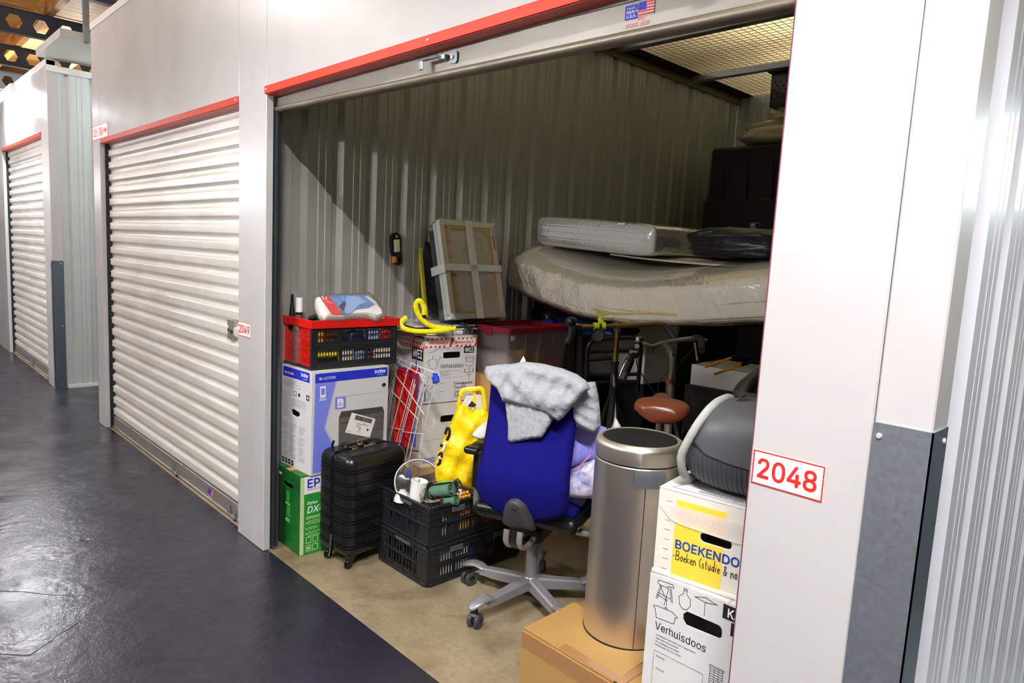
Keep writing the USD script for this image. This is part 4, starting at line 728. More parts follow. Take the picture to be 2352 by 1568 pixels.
# ------------------------------------------------------------------ black stacking crates
def stack_crate(label, c, rz, h):
    sx, sy = .385, .59; X, Y = sx/2, sy/2
    t = thing('stacking_crate', label, 'crate', c, rz, group=None)
    def panel(L):
        g = sbox(.03, .012, L-.03, h-.012); hs = []
        n = int((L-.14)/.085)
        for k in range(n):
            x0 = .07+k*(L-.14)/n; hs += grid_slots(x0+.006, x0+(L-.14)/n-.006, .035, h*.46, 5, 1, .007)+grid_slots(x0+.006, x0+(L-.14)/n-.006, h*.55, h-.035, 5, 1, .007)
        return g.difference(unary_union(hs))
    for L, fr in ((sx, frame((-X, -Y, 0), (1, 0, 0), (0, 0, 1))), (sy, frame((X, -Y, 0), (0, 1, 0), (0, 0, 1))), (sx, frame((X, Y, 0), (-1, 0, 0), (0, 0, 1))), (sy, frame((-X, Y, 0), (0, -1, 0), (0, 0, 1)))):
        part(t, 'wall_panel', ext(panel(L), .003, fr @ mat4((0, 0, -.008))), 'crate_black', False)
        part(t, 'rail', [tf(BB((.03, h*.48, -.008), (L-.03, h*.53, .0), .002), fr)], 'crate_black', False)
        part(t, 'rim', [tf(BB((.02, h-.016, -.012), (L-.02, h, .002), .003), fr)], 'crate_black', False)
        part(t, 'base_rail', [tf(BB((.02, 0, -.012), (L-.02, .016, .001), .003), fr)], 'crate_black', False)
        if L == sx: part(t, 'grip', tf(BB((L/2-.055, h-.030, -.012), (L/2+.055, h-.012, .003), .003), fr), 'bin_grey', False); part(t, 'mullion', [tf(BB((x, .012, -.008), (x+.006, h-.012, -.0005)), fr) for x in (.105, .19, .275)], 'crate_black', False)
        else:
            for q in (.13, .40): part(t, 'card_holder', tf(BB((q, h*.74, -.003), (q+.075, h*.74+.026, .003), .002), fr), 'bin_grey', False)
    for x in (-1, 1):
        for y in (-1, 1):
            cp = [BB((x*X-x*.034-.018, y*Y-y*.034-.018, 0), (x*X-x*.034+.018, y*Y-y*.034+.018, h)), BB((x*(X-.05), y*(Y-.006), .008), (x*(X-.001), y*(Y-.001), h-.004), .002), BB((x*(X-.006), y*(Y-.05), .008), (x*(X-.001), y*(Y-.001), h-.004), .002)]
            part(t, 'corner_post', cp[1:], 'crate_black', False)
            part(t, 'corner_fin', [hull([(x*(X-.055), y*(Y+.001), zz), (x*(X+.002), y*(Y+.001), zz), (x*(X+.002), y*(Y-.055), zz), (x*(X-.05), y*(Y-.008), zz+.010), (x*(X-.008), y*(Y-.05), zz+.010), (x*(X-.004), y*(Y-.004), zz+.014)]) for zz in (h*.52, h*.68, h*.84)], 'crate_black', False)
    part(t, 'floor', BB((-X+.004, -Y+.004, .006), (X-.004, Y-.004, .012)), 'crate_black', False)
    return t
stack_crate('lower black slatted stacking crate on the concrete floor, right of the suitcase', (.796-.393/2, .393+.296, 0), .4, .185)
UC = (.785-.385/2, .400+.295); UZ = .186
stack_crate('upper black slatted stacking crate filled with kitchen utensils', (UC[0], UC[1], UZ), .6, .186)
def stick(nm, label, c, pts, r, m, n=8, extra=(), **kw):
    t = thing(nm, label, c, tuple(pts[0])); o = A(pts[0], float); part(t, 'handle' if extra else 'body', tube(A(pts, float)-o, r, n, **kw), m, 60)
    for en, em, mm in extra: part(t, en, tf(em, mat4(-o)), mm, 60)
    return t
r = random.Random(21)
for i in range(9):   # things behind the slots of the lower crate
    yy = .44+i*.058; m, lab = [('cream', 'cream'), ('cream', 'second cream'), ('grey_plastic', 'grey'), ('sticker', 'white'), ('bright_blue', 'blue'), ('pack_red', 'red'), ('sky_cloth', 'pale blue'), ('pack_dark', 'dark grey'), ('hose_yellow', 'yellow')][i]
    single('storage_tin', BB((.655, yy, .014), (.77, yy+.05, .10+.06*r.random()), .004), m, lab+' tin standing behind the slots of the lower black crate', 'tin')
for i in range(7):
    yy = .47+i*.066; m, lab = [('grey_plastic', 'grey'), ('pack_dark', 'dark grey'), ('orange', 'orange'), ('spoon_wood', 'brown'), ('pack_red', 'red'), ('bead', 'amber'), ('orange', 'second orange')][i]
    single('storage_tin', BB((.685, yy, UZ+.015), (.765, yy+.056, UZ+.09+.05*r.random()), .004), m, lab+' tin standing behind the slots of the upper black crate', 'tin')
single('utensil_tray', BB((.43, .43, UZ+.014), (.68, .66, UZ+.12), .006), 'dark_grey', 'dark grey tray at the near end of the upper black crate', 'tray')
single('utensil_tray', BB((.43, .67, UZ+.014), (.68, .97, UZ+.15), .006), 'pack_dark', 'grey tray in the rear of the upper black crate under the yellow bag', 'tray')
# ---- kitchen things in the upper crate
ZR = UZ+.186
L = thing('pan_lid', 'round glass pan lid with a steel rim standing upright in the upper black crate', 'lid', M4=frame((.572, .49, ZR+.045), (.62, .78, 0.05), (-.38, .30, .86)))
RL = .105; th = np.linspace(0, 2*np.pi, 49)[:-1]
part(L, 'rim', tube(np.c_[RL*np.cos(th), RL*np.sin(th), 0*th], .0065, 8, closed=True), 'chrome', 60)
part(L, 'glass', lathe([(0, .030), (.04, .027), (.08, .015), (RL-.003, .002), (RL-.003, -.001), (.08, .012), (.04, .024), (0, .027)], 40), 'clear_glass', 40)
part(L, 'knob', [cyl((0, 0, .04), .016, .014, 20, ch=.003), cyl((0, 0, .031), .007, .012, 12)], 'black_plastic', 40)
c = thing('cup', 'tall white ceramic cup lying tilted in the upper black crate', 'cup', M4=mat4((.632, .438, ZR-.035), 20, -6, 6) @ np.diag([1.08, 1.08, 1.2, 1]))
part(c, 'body', lathe([(0, 0), (.026, 0), (.029, .003), (.033, .04), (.036, .085), (.038, .093), (.036, .095), (.033, .085), (.029, .04), (.025, .007), (0, .007)], 32), 'ceramic', 40); part(c, 'foot_ring', lathe([(.02, -.002), (.024, -.002), (.024, .001), (.02, .001), (.02, -.002)], 24), 'ceramic', 40)
bw = thing('bowl', 'small white china bowl turned over in the corner of the upper black crate', 'bowl', (.548, .425, ZR-.04)); part(bw, 'body', lathe([(.040, 0), (.039, .012), (.030, .034), (.015, .045), (0, .047), (0, .043), (.014, .041), (.027, .031), (.036, .010), (.040, 0)], 32), 'ceramic', 40); part(bw, 'foot', lathe([(.013, .044), (.016, .044), (.015, .050), (.012, .050), (.013, .044)], 24), 'ceramic', 40)
c2 = thing('cup', 'second white cup lying low beside the tall white cup in the crate', 'cup', M4=mat4((.595, .445, ZR-.045), 120, 70, 0)); part(c2, 'body', lathe([(0, 0), (.022, 0), (.027, .05), (.025, .05), (.02, .004), (0, .004)], 28), 'ceramic', 40); part(c2, 'handle', tube(spline([(.024, 0, .012), (.042, 0, .016), (.042, 0, .036), (.026, 0, .042)]), .0035, 8), 'ceramic', 60)
# rolled green mat
g = [(a*math.cos(q), a*math.sin(q)) for q in np.linspace(0, 4*np.pi, 60) for a in (.012+.0017*q,)]
rm = thing('rolled_cloth', 'sage green cloth rolled up in the upper black crate below the yellow bag', 'cloth', M4=frame((.675, .50, ZR+.025), (-.35, .15, .9), (.2, -.9, .2)))
part(rm, 'roll', ext(LineString(g).buffer(.0022, quad_segs=3), .11), 'green_cloth', 50); part(rm, 'roll', ext(affinity.translate(affinity.scale(LineString(g).buffer(.0024), .75, .75), -.05, -.02), .12), 'green_cloth', 50)
def whisk(label, o, d, R_=.028, Lh=.05):
    d = A(d, float); d /= np.linalg.norm(d); t = thing('whisk', label, 'whisk', tuple(o)); e = np.cross(d, [0, 0, 1.]); e /= np.linalg.norm(e); f = np.cross(d, e)
    for k in range(4):
        q = math.pi*k/4; s = e*math.cos(q)+f*math.sin(q)
        part(t, 'wire_loop', tube(spline([s*0.006, s*R_*.8+d*.05, s*R_+d*.075, d*.108, -s*R_+d*.075, -s*R_*.8+d*.05, -s*.006], 5), .0011, 5), 'chrome', 60)
    part(t, 'handle', tube([d*.0, -d*Lh], .007, 10), 'chrome', 60)
whisk('steel balloon whisk leaning on the tall white cup', (.672, .452, ZR-.045), (-.25, .0, .8)); whisk('second steel whisk lying by the corner of the upper black crate', (.725, .462, ZR-.035), (-.45, -.1, .62), .022)
stick('spatula', 'lime green plastic spatula sticking up in the upper black crate', 'spatula', [(.742, .50, ZR-.07), (.73, .515, ZR-.01), (.72, .53, ZR+.03)], [.006, .005, .006], 'lime', extra=(('blade', tube([(.72, .53, ZR+.03), (.71, .545, ZR+.075)], [.012, .017], 10, flat=((.7, -.7, 0), .25)), 'lime'),))
def spoon(nm, label, c, p0, p1, m, bowl=.022, flat=.35, r_=.0035):
    p0, p1 = A(p0, float), A(p1, float); d = (p1-p0)/np.linalg.norm(p1-p0)
    return stick(nm, label, c, [p0, p1], r_, m, extra=(('bowl', tube([p1-d*.004, p1+d*bowl*.6, p1+d*bowl*1.3, p1+d*bowl*2.1, p1+d*bowl*2.5], [r_, bowl*.8, bowl, bowl*.7, .002], 12, flat=((.7, -.7, .2), flat)), m),))
spoon('ladle', 'steel ladle with its bowl up in the rear of the upper black crate', 'ladle', (.745, .595, ZR-.09), (.735, .60, ZR+.04), 'chrome', .026)
spoon('serving_spoon', 'steel serving spoon beside the ladle in the upper black crate', 'spoon', (.72, .63, ZR-.08), (.705, .635, ZR+.05), 'chrome', .020)
spoon('wooden_spoon', 'wooden salad fork propped in the middle of the upper black crate', 'spoon', (.755, .50, ZR-.07), (.73, .55, ZR+.035), 'spoon_wood', .020)
spoon('wooden_spoon', 'wooden spoon behind the lime spatula in the upper black crate', 'spoon', (.755, .53, ZR-.07), (.72, .59, ZR+.04), 'spoon_wood', .022)
spoon('serving_spoon', 'black nylon serving spoon lying across the upper black crate', 'spoon', (.75, .445, ZR-.03), (.69, .485, ZR+.022), 'black_plastic', .024, .5, .006)
stick('knife', 'white-handled knife standing in the upper black crate near the orange trivet', 'knife', [(.735, .60, ZR-.06), (.752, .605, ZR+.035)], [.007, .009], 'ceramic', flat=((.7, -.7, 0), .5), extra=(('rivet', cyl((.750, .604, ZR+.024), .004, .018, 10, 'y'), 'chrome'),))
for i, (x, y, q) in enumerate(((.70, .58, .3), (.715, .55, -.2), (.745, .61, .1), (.69, .62, -.4), (.72, .64, .1))):
    stick('skewer', ['thin steel skewer behind the green cloth in the crate', 'steel skewer beside the lime spatula', 'steel skewer near the orange trivet', 'steel skewer under the yellow bag', 'rearmost steel skewer in the black crate'][i], 'skewer', [(x, y, ZR-.1), (x+q*.06, y+.01, ZR+.045-.01*i)], .0025, 'chrome')
stick('peeler', 'black-handled peeler lying between the whisk and the orange trivet', 'peeler', [(.74, .455, ZR-.02), (.715, .50, ZR+.022)], [.009, .006], 'black_plastic', extra=(('blade', tube([(.715, .50, ZR+.022), (.70, .525, ZR+.035)], .006, 8, flat=((0, 0, 1), .3)), 'chrome'),))
stick('scissors', 'black kitchen scissors standing handles up beside the green cloth', 'scissors', [(.745, .545, ZR-.08), (.735, .55, ZR-.005)], .005, 'chrome', extra=(('grip_ring', tube([(.735+.016*math.cos(q), .55+.008*math.sin(q)-.006, ZR+.018+.02*math.sin(q)) for q in th], .0045, 8, closed=True), 'black_plastic'), ('grip_ring', tube([(.722+.014*math.cos(q), .565+.008*math.sin(q), ZR+.014+.018*math.sin(q)) for q in th], .0045, 8, closed=True), 'black_plastic')))
tr = thing('bead_trivet', 'trivet of orange wooden beads at the rim of the upper black crate', 'trivet', (.758, .60, ZR-.004))
for i in range(7):
    for j in range(3): part(tr, 'bead', trimesh.creation.icosphere(2, .0085).apply_translation([-.022+j*.014-.004*(i % 2), -.055+i*.0175, .012*(j % 2)+.004]) , 'bead', 60)
tg = thing('tongs', 'steel kitchen tongs with a red tip lying along the rim of the upper black crate', 'tongs', (.70, .435, ZR-.008)); part(tg, 'arm', tube(spline([(-.02, 0, -.03), (0, -.004, .006), (.03, .0, .012), (.05, .03, .010), (.045, .08, .008)]), .005, 8), 'chrome', 60); part(tg, 'arm', tube(spline([(-.02, .01, -.03), (-.0, .012, .008), (.03, .02, .013), (.045, .04, .012), (.04, .09, .01)]), .004, 8), 'chrome', 60); part(tg, 'tip', BB((.035, .035, .004), (.052, .055, .018), .003), 'pack_red', False)
single('corkscrew', [tube(spline([(.64, .54, ZR-.06), (.635, .55, ZR-.0), (.64, .56, ZR+.03), (.65, .56, ZR+.045)]), .006, 8), tube(np.c_[  .648+.008*np.cos(th), .56+.002*np.sin(th), ZR+.055+.008*np.sin(th)], .0025, 6, closed=True)], 'chrome', 'steel corkscrew between the pan lid and the green cloth', 'corkscrew', smooth=60)
# ------------------------------------------------------------------ yellow tote bag
nb = A([.76, -.65, 0]); nb /= np.linalg.norm(nb); ab = A([-nb[1], nb[0], 0])
TB = frame((.70, .64, .402), ab, (0, 0, 1))
ol = [(-.022, .395), (.0, .40), (.05, .365), (.11, .385), (.135, .35), (.165, .25), (.18, .12), (.165, .03), (.091, -.018), (.044, -.010), (.006, .004), (-.023, -.010), (-.077, -.016), (-.112, .021), (-.119, .086), (-.109, .151), (-.091, .216), (-.068, .268), (-.038, .346)]
tb = thing('tote_bag', 'bright yellow shopping bag slumped on the upper black crate behind the office chair', 'bag', M4=TB)
wr_ = lambda p: .008*np.sin((p[:, 0]*.6+p[:, 1])*42)+.006*np.sin((p[:, 0]-p[:, 1]*.4)*70+1)
part(tb, 'body', puffy(ol, .062, .085, .011, .016, 9., 2, edge=.085, wrinkle=wr_), 'tote', 60)
part(tb, 'lining', puffy([(-.004, .392), (.05, .36), (.108, .382), (.085, .445), (.02, .445)], .004, .004, .012), 'tote_inside', 60)
for k, w in enumerate((.012, -.02)): part(tb, 'strap', tube(spline([(-.022, .385, .004+w), (-.012, .43, .014+w), (-.004, .462, .016+w), (.04, .470, .016+w), (.085, .472, .014+w), (.098, .43, .012+w), (.105, .375, .006+w)], 6), .0085, 8, flat=((0, 0, 1), .25)), 'tote', 60)
part(tb, 'strap', tube(spline([(.052, .465, .02), (.054, .42, .022), (.048, .375, .02)]), .006, 8, flat=((0, 0, 1), .3)), 'tote', 60)
part(tb, 'strap_patch', tf(ext(Polygon([(.024, .392), (.042, .418), (.064, .398), (.05, .388)]), .002), mat4((0, 0, .022))), 'black_print', False)
def on_body(lines, w, nm, m, zoff=.0): 
    for l in lines:
        q = spline(l, 6); part(tb, nm, tube(np.c_[q[:, :2], q[:, 2]], w, 6, flat=((0, 0, 1), .2)), m, 60)
dz = lambda x, y: .0
BP = [[(-.074, .262, .047), (-.066, .290, .050), (-.056, .288, .054), (-.055, .262, .056), (-.066, .235, .052)], [(-.092, .20, .040), (-.080, .222, .048), (-.075, .205, .050)], [(-.100, .155, .038), (-.088, .172, .046), (-.086, .150, .048)], [(-.104, .110, .038), (-.094, .125, .046), (-.092, .142, .048)]]
on_body(BP, .0065, 'letter_print', 'black_print'); on_body([[(-.085, .215, .047), (-.075, .222, .052), (-.078, .195, .051), (-.088, .182, .046)], [(-.098, .148, .041), (-.089, .155, .047), (-.094, .132, .044)]], .0055, 'letter_print', 'sticker')
# ------------------------------------------------------------------ office chair
CH = mat4((1.168, .671, 0), math.degrees(math.atan2(.386, .9225)))
ch = thing('office_chair', 'blue office chair seen from behind with a grey five-star base', 'chair', M4=CH)
part(ch, 'hub', lathe([(0, .07), (.034, .07), (.040, .085), (.040, .118), (.030, .130), (0, .130)], 32), 'chair_grey', 40)
part(ch, 'gas_column', lathe([(0, .12), (.0255, .12), (.0255, .275), (.024, .279), (0, .279)], 28), 'chair_grey', 40); part(ch, 'piston', cyl((0, 0, .30), .010, .06, 16), 'copper', 40); part(ch, 'column_collar', cyl((0, 0, .283), .021, .010, 24), 'black_plastic', 40)
def wheel_set(px, py, az):
    hd = part(ch, 'caster_hood', [tf(hull([(a*.018, b*.026, z) for a in (-1, 1) for b in (-1, 1) for z in (.030, .052)]+[(a*.010, b*.018, .060) for a in (-1, 1) for b in (-1, 1)]), mat4((px, py, 0), az)), cyl((px, py, .066), .010, .018, 14)], 'black_plastic', 40)
    for s in (-1, 1):
        k = part(ch, 'caster_wheel', tf(cyl((0, s*.016, .0305), .030, .018, 26, 'y', .004), mat4((px, py, 0), az)), 'dark_grey', 40); part(ch, 'wheel_cap', tf(lathe([(.021, 0), (.0235, .0015), (.021, .003), (.019, .0015), (.021, 0)], 24), mat4((px, py, 0), az) @ frame((0, s*.025, .0305), (1, 0, 0), (0, 0, -s))), 'bin_grey', 40)
for i, a in enumerate((175, 247, 319, 31, 103)):
    T = mat4(rz=a)
    part(ch, 'leg', tf(cat([hull([(.03, s*.026, z) for s in (-1, 1) for z in (.078, .118)]+[(.245, s*.019, z) for s in (-1, 1) for z in (.070, .098)]+[(.03, s*.018, .125) for s in (-1, 1)]+[(.245, s*.013, .104) for s in (-1, 1)])]), T), 'chair_grey', 30)
    cap = spline([(.225, 0, .093), (.262, 0, .108), (.300, 0, .104), (.340, 0, .084)], 6)
    part(ch, 'foot_cap', tf(tube(cap, np.interp(np.linspace(0, 1, len(cap)), [0, .15, .7, 1], [.020, .027, .031, .014]), 14, flat=((0, 0, 1), .35)), T), 'chair_grey', 60)
    part(ch, 'foot_tread', [tf(tube(spline([(x, -.022, z-.006), (x, -.012, z), (x, .012, z), (x, .022, z-.006)], 3), .0016, 5), T) for x, z in ((.262, .1185), (.272, .119), (.282, .1185), (.292, .1165), (.302, .114), (.312, .110))], 'chair_grey', 60)
    q = T @ A([.312, 0, 0, 1.]); wheel_set(q[0], q[1], a+(70, 20, 100, 45, 10)[i])
part(ch, 'mechanism', [BB((-.075, -.12, .315), (.075, .13, .395), .015), BB((-.20, -.05, .375), (.20, .12, .40), .008)], 'black_plastic', 30)
part(ch, 'lever', tube([(.06, .02, .35), (.20, .03, .352)], .006, 8), 'black_plastic', 60)
st = tm(rbox((.43, .43, .06), .028, 20)); st = tf(st, mat4((0, .10, .475))); part(ch, 'seat_cushion', st, 'chair_blue', 40); part(ch, 'seat_shell', tf(tm(rbox((.46, .46, .07), .03, 12)), mat4((0, .085, .432))), 'black_plastic', 40)
# backrest: curved shield
bo = [(-.178, 1.035), (-.165, 1.046), (-.05, 1.052), (.05, 1.054), (.16, 1.050), (.196, 1.040), (.206, 1.0), (.212, .83), (.222, .62), (.218, .545), (.200, .505), (.12, .470), (.04, .452), (-.03, .455), (-.09, .480), (-.150, .515), (-.168, .56), (-.152, .70), (-.155, .85), (-.165, .98)]
bk = puffy(bo, .014, .040, .018, 0, 1., 0, edge=.02)
yb = lambda z: -.215-.06*np.exp(-((z-.62)/.16)**2)+.02*((z-.62)/.2)**2*.6
def backmap(v): return np.c_[v[:, 0], yb(v[:, 1])-v[:, 2]+.9*v[:, 0]**2-.0, v[:, 1]]
part(ch, 'backrest', bend(bk, backmap), 'chair_blue', 60)
cov = puffy([(-.072, .435), (-.058, .43), (.0, .422), (.060, .43), (.070, .437), (.062, .49), (.040, .545), (.018, .565), (0, .570), (-.022, .563), (-.045, .54), (-.064, .49)], .030, .0, .010, 0, 1., 0, edge=.03)
CO = .025
part(ch, 'bracket_cover', bend(cov, lambda v: np.c_[v[:, 0]+CO, yb(v[:, 1])-v[:, 2]-.010, v[:, 1]]), 'dark_grey', 60); part(ch, 'bracket_hole', tf(lathe([(.006, 0), (.011, .0), (.012, .003), (.008, .004), (.006, 0)], 20), frame((CO, float(yb(.535))-.035, .535), (1, 0, 0), (0, 0, 1))), 'black_rubber', 40)
for s in (-1, 1): part(ch, 'bracket_strap', tube(spline([(CO+s*.028, -.290, .44), (CO+s*.028, -.295, .40), (CO+s*.028, -.265, .365), (CO+s*.028, -.20, .350), (CO+s*.02, -.10, .350)], 6), .013, 10, flat=((0, .7, .7), .55)), 'chair_silver', 60)
part(ch, 'bracket_strap', tube(spline([(CO, -.283, .44), (CO, -.287, .40), (CO, -.258, .365), (CO, -.20, .350), (CO, -.10, .350)], 6), .016, 10, flat=((0, .7, .7), .5)), 'black_plastic', 60)
for s in (-1, 1):
    part(ch, 'arm_tube', tube(spline([(s*.17, 0, .368), (s*.215, 0, .368), (s*.255, 0, .372), (s*.275, 0, .40), (s*.278, 0, .44), (s*.278, 0, .50)], 6), .0155, 14, flat=((0, 1, 0), 1.)), 'chair_silver', 60); part(ch, 'arm_socket', tube([(s*.05, 0, .368), (s*.19, 0, .368)], .021, 12), 'black_plastic', 60)
    part(ch, 'arm_post', hull([(s*.278+a*.012, b*.03, .48) for a in (-1, 1) for b in (-1, 1)]+[(s*.278+a*.012, b*.022, .64) for a in (-1, 1) for b in (-1, 1)]), 'black_plastic', 40); part(ch, 'arm_pad', tf(tm(rbox((.07, .24, .034), .016, 16)), mat4((s*.278, .03, .658))), 'black_plastic', 40)
# ---- quilt over the backrest, clothes on the seat
qt = thing('quilt', 'light grey quilted blanket folded over the top of the blue chair back', 'blanket', M4=CH)
bt_ = [(-.150, 1.040), (-.145, 1.062), (-.078, 1.078), (-.044, 1.082), (.013, 1.098), (.095, 1.098), (.175, 1.088), (.23, 1.073), (.268, 1.052), (.283, 1.029), (.254, .995), (.222, .953), (.188, .906), (.171, .891), (.151, .898), (.126, .915), (.072, .923), (.023, .930), (-.02, .936), (-.060, .933), (-.072, .957), (-.086, .983), (-.117, .999), (-.137, 1.015)]
qw = lambda p: .0016*np.sin(p[:, 0]*200+2.5*np.sin(p[:, 1]*40))+.006*np.sin((p[:, 0]*.5+p[:, 1]*1.2)*52+1.4*np.sin(p[:, 0]*23))+.003*np.sin((p[:, 0]*1.1-p[:, 1]*.6)*90)
part(qt, 'fold', bend(puffy(bt_, .032, .03, .008, .016, 20., 3, edge=.04, wrinkle=qw), lambda v: np.c_[v[:, 0], -.262-v[:, 2]+.12*np.clip(v[:, 1]-.97, 0, 1)**1*1.1, v[:, 1]]), 'quilt', 60)
part(qt, 'flap', bend(puffy([(-.06, .965), (.012, .96), (.137, .95), (.146, .891), (.125, .85), (.106, .815), (.062, .803), (-.021, .774), (-.036, .782), (-.038, .834), (-.05, .90)], .012, .010, .008, .010, 18., 5, edge=.016, wrinkle=lambda p: .0028*np.sin(p[:, 0]*260)), lambda v: np.c_[v[:, 0], -.252-v[:, 2], v[:, 1]]), 'quilt', 60)
part(qt, 'side_fall', bend(puffy([(.190, .985), (.225, 1.03), (.275, 1.04), (.292, .985), (.303, .921), (.308, .875), (.293, .838), (.255, .845), (.210, .856), (.195, .91)], .030, .03, .008, .020, 18., 6, edge=.035, wrinkle=lambda p: .005*np.sin((p[:, 1]+p[:, 0]*.4)*150)), lambda v: np.c_[v[:, 0], -.165-v[:, 2], v[:, 1]]), 'quilt', 60)
part(qt, 'back_fall', bend(puffy([(-.12, 1.05), (.16, 1.06), (.20, 1.04), (.18, .82), (-.10, .82)], .02, .02, .02, .01, 12., 7), lambda v: np.c_[v[:, 0], -.135-v[:, 2], v[:, 1]]), 'quilt', 60)
single('paper_napkin', tf(hull([(0, 0, 0), (.04, 0, 0), (.018, .006, .036), (.014, .012, .0)]), CH @ mat4((-.03, -.20, 1.075))), 'ceramic', 'white paper corner poking up behind the grey quilt', 'paper')
fl = thing('fleece_blanket', 'purple and white fleece blanket hanging off the chair seat beside the steel bin', 'blanket', M4=CH)
part(fl, 'purple_side', bend(puffy([(.10, .86), (.185, .86), (.30, .84), (.33, .72), (.225, .685), (.165, .65), (.135, .61), (.10, .66)], .05, .05, .014, .02, 14., 1, edge=.05), lambda v: np.c_[v[:, 0]+.0, -.05-v[:, 2], v[:, 1]]), 'fleece', 60)
part(fl, 'pale_side', bend(puffy([(.33, .76), (.225, .690), (.170, .650), (.140, .60), (.148, .565), (.185, .538), (.225, .540), (.33, .56)], .07, .05, .012, .02, 16., 2, edge=.05), lambda v: np.c_[v[:, 0]+.0, -.062-v[:, 2], v[:, 1]]), 'fleece_pale', 60)
part(fl, 'red_stitch', bend(tube(spline([(.262, .738, .042), (.225, .692, .050), (.178, .657, .042)], 6), .003, 6), lambda v: np.c_[v[:, 0]+.0, -.072-v[:, 2], v[:, 1]]), 'pink_print', 60)
sl_ = thing('slipper', 'lilac slipper hanging toe down under the fleece blanket', 'slipper', M4=CH); part(sl_, 'upper', bend(puffy([(.160, .56), (.205, .56), (.222, .545), (.215, .51), (.200, .480), (.172, .474), (.154, .497)], .03, .03, .008, .004, 10., 1, edge=.03), lambda v: np.c_[v[:, 0]+.012, -.02-v[:, 2], v[:, 1]]), 'slipper', 60); part(sl_, 'sole', bend(tube(spline([(.148, .52, .0), (.160, .478, .0), (.195, .470, .0)], 5), .010, 8), lambda v: np.c_[v[:, 0]+.012, -.03-v[:, 2], v[:, 1]]), 'lilac_print', 60)
gm = thing('folded_garment', 'cream garment lying over the left armrest of the blue chair', 'clothing', M4=CH); part(gm, 'sleeve', bend(puffy([(-.318, .690), (-.322, .705), (-.30, .735), (-.265, .765), (-.225, .80), (-.19, .78), (-.19, .695), (-.24, .688), (-.28, .680)], .03, .03, .010, .008, 14., 3, edge=.025), lambda v: np.c_[v[:, 0], .02-v[:, 2], v[:, 1]]), 'white_cloth', 60); part(gm, 'hem', bend(puffy([(-.29, .505), (-.305, .525), (-.26, .60), (-.22, .66), (-.19, .62), (-.20, .52), (-.25, .492)], .03, .03, .012, .01, 14., 4, edge=.035), lambda v: np.c_[v[:, 0], .05-v[:, 2], v[:, 1]]), 'white_cloth', 60)
cd_ = thing('paper_bag', 'cream paper bag corner behind the chair next to the bin top', 'bag', M4=CH); part(cd_, 'corner', bend(puffy([(.27, .80), (.285, .865), (.31, .83), (.33, .78), (.28, .76)], .02, .02, .012, .004, 14., 4), lambda v: np.c_[v[:, 0]+.02, .06-v[:, 2], v[:, 1]]), 'tote_inside', 60)
# ------------------------------------------------------------------ steel bin
bn = thing('trash_bin', 'tall brushed stainless steel pedal bin with a black lid, on the brown parcel', 'bin', (1.785, .512, .2185), -20)
R_ = .148
part(bn, 'base_ring', lathe([(0, 0), (R_+.002, 0), (R_+.003, .006), (R_+.001, .010), (0, .010)], 72), 'black_plastic', 40)
part(bn, 'body', lathe([(0, .008), (R_, .008), (R_, .619), (R_-.003, .622), (0, .622)], 96), 'steel', 40)
part(bn, 'shadow_gap', lathe([(0, .620), (R_-.004, .620), (R_-.004, .632), (0, .632)], 64), 'black_rubber', 40)
part(bn, 'lid_ring', lathe([(R_-.02, .628), (R_, .628), (R_+.001, .632), (R_+.001, .672), (R_-.003, .684), (R_-.016, .692), (R_-.022, .690), (R_-.024, .672), (R_-.02, .628)], 96), 'steel', 40)
part(bn, 'lid', lathe([(0, .692), (.05, .695), (.10, .694), (.119, .690), (.124, .684), (.124, .66), (0, .66)], 64), 'bin_black', 40)
hf = A([math.cos(math.radians(-26)), math.sin(math.radians(-26))])   # the handle faces the corridor
arc = [(math.cos(math.radians(q))*(R_+.008), math.sin(math.radians(q))*(R_+.008)) for q in np.linspace(-38, -3, 9)]
part(bn, 'touch_handle', [hull([(x*k, y*k, z) for (x, y) in arc[i:i+2] for k in (.93, 1.06) for z in (.565, .618)]+[(x*1.09, y*1.09, .60) for x, y in arc[i:i+2]]) for i in range(8)], 'bin_grey', 25)
part(bn, 'body_seam', tube([(math.cos(math.radians(-24))*(R_+.0005), math.sin(math.radians(-24))*(R_+.0005), .012), (math.cos(math.radians(-24))*(R_+.0005), math.sin(math.radians(-24))*(R_+.0005), .60)], .0012, 6), 'black_plastic', 60)
# ------------------------------------------------------------------ canister vacuum cleaner on the book box
VZ = BZ+.254
vc = thing('vacuum_cleaner', 'grey canister vacuum cleaner lying on top of the cream book box', 'vacuum cleaner', (2.29, .405, VZ), 8.7)
ax, ay, az = .215, .150, .128
def sup(n1=.75, n2=.7, nu=72, nv=40):
    u, v = np.meshgrid(np.linspace(-np.pi, np.pi, nu, endpoint=False), np.linspace(-np.pi/2, np.pi/2, nv), indexing='ij')
    c = lambda w, m: np.sign(np.cos(w))*np.abs(np.cos(w))**m
    s = lambda w, m: np.sign(np.sin(w))*np.abs(np.sin(w))**m
    # long axis x is the pole axis
    X = s(v, n1); Y = c(v, n1)*c(u, n2); Z = c(v, n1)*s(u, n2)
    P_ = np.stack([X, Y, Z], -1).reshape(-1, 3); i, j = np.meshgrid(np.arange(nu), np.arange(nv-1), indexing='ij')
    q = np.stack([i*nv+j, ((i+1) % nu)*nv+j, ((i+1) % nu)*nv+j+1, i*nv+j+1], -1).reshape(-1, 4)
    return trimesh.Trimesh(P_, np.vstack([q[:, [0, 1, 2]], q[:, [0, 2, 3]]]), process=False)
base = sup(.45, .72); bm = base.copy(); bm.vertices = A(bm.vertices)*[ax, ay, az]+[0, 0, az+.004]
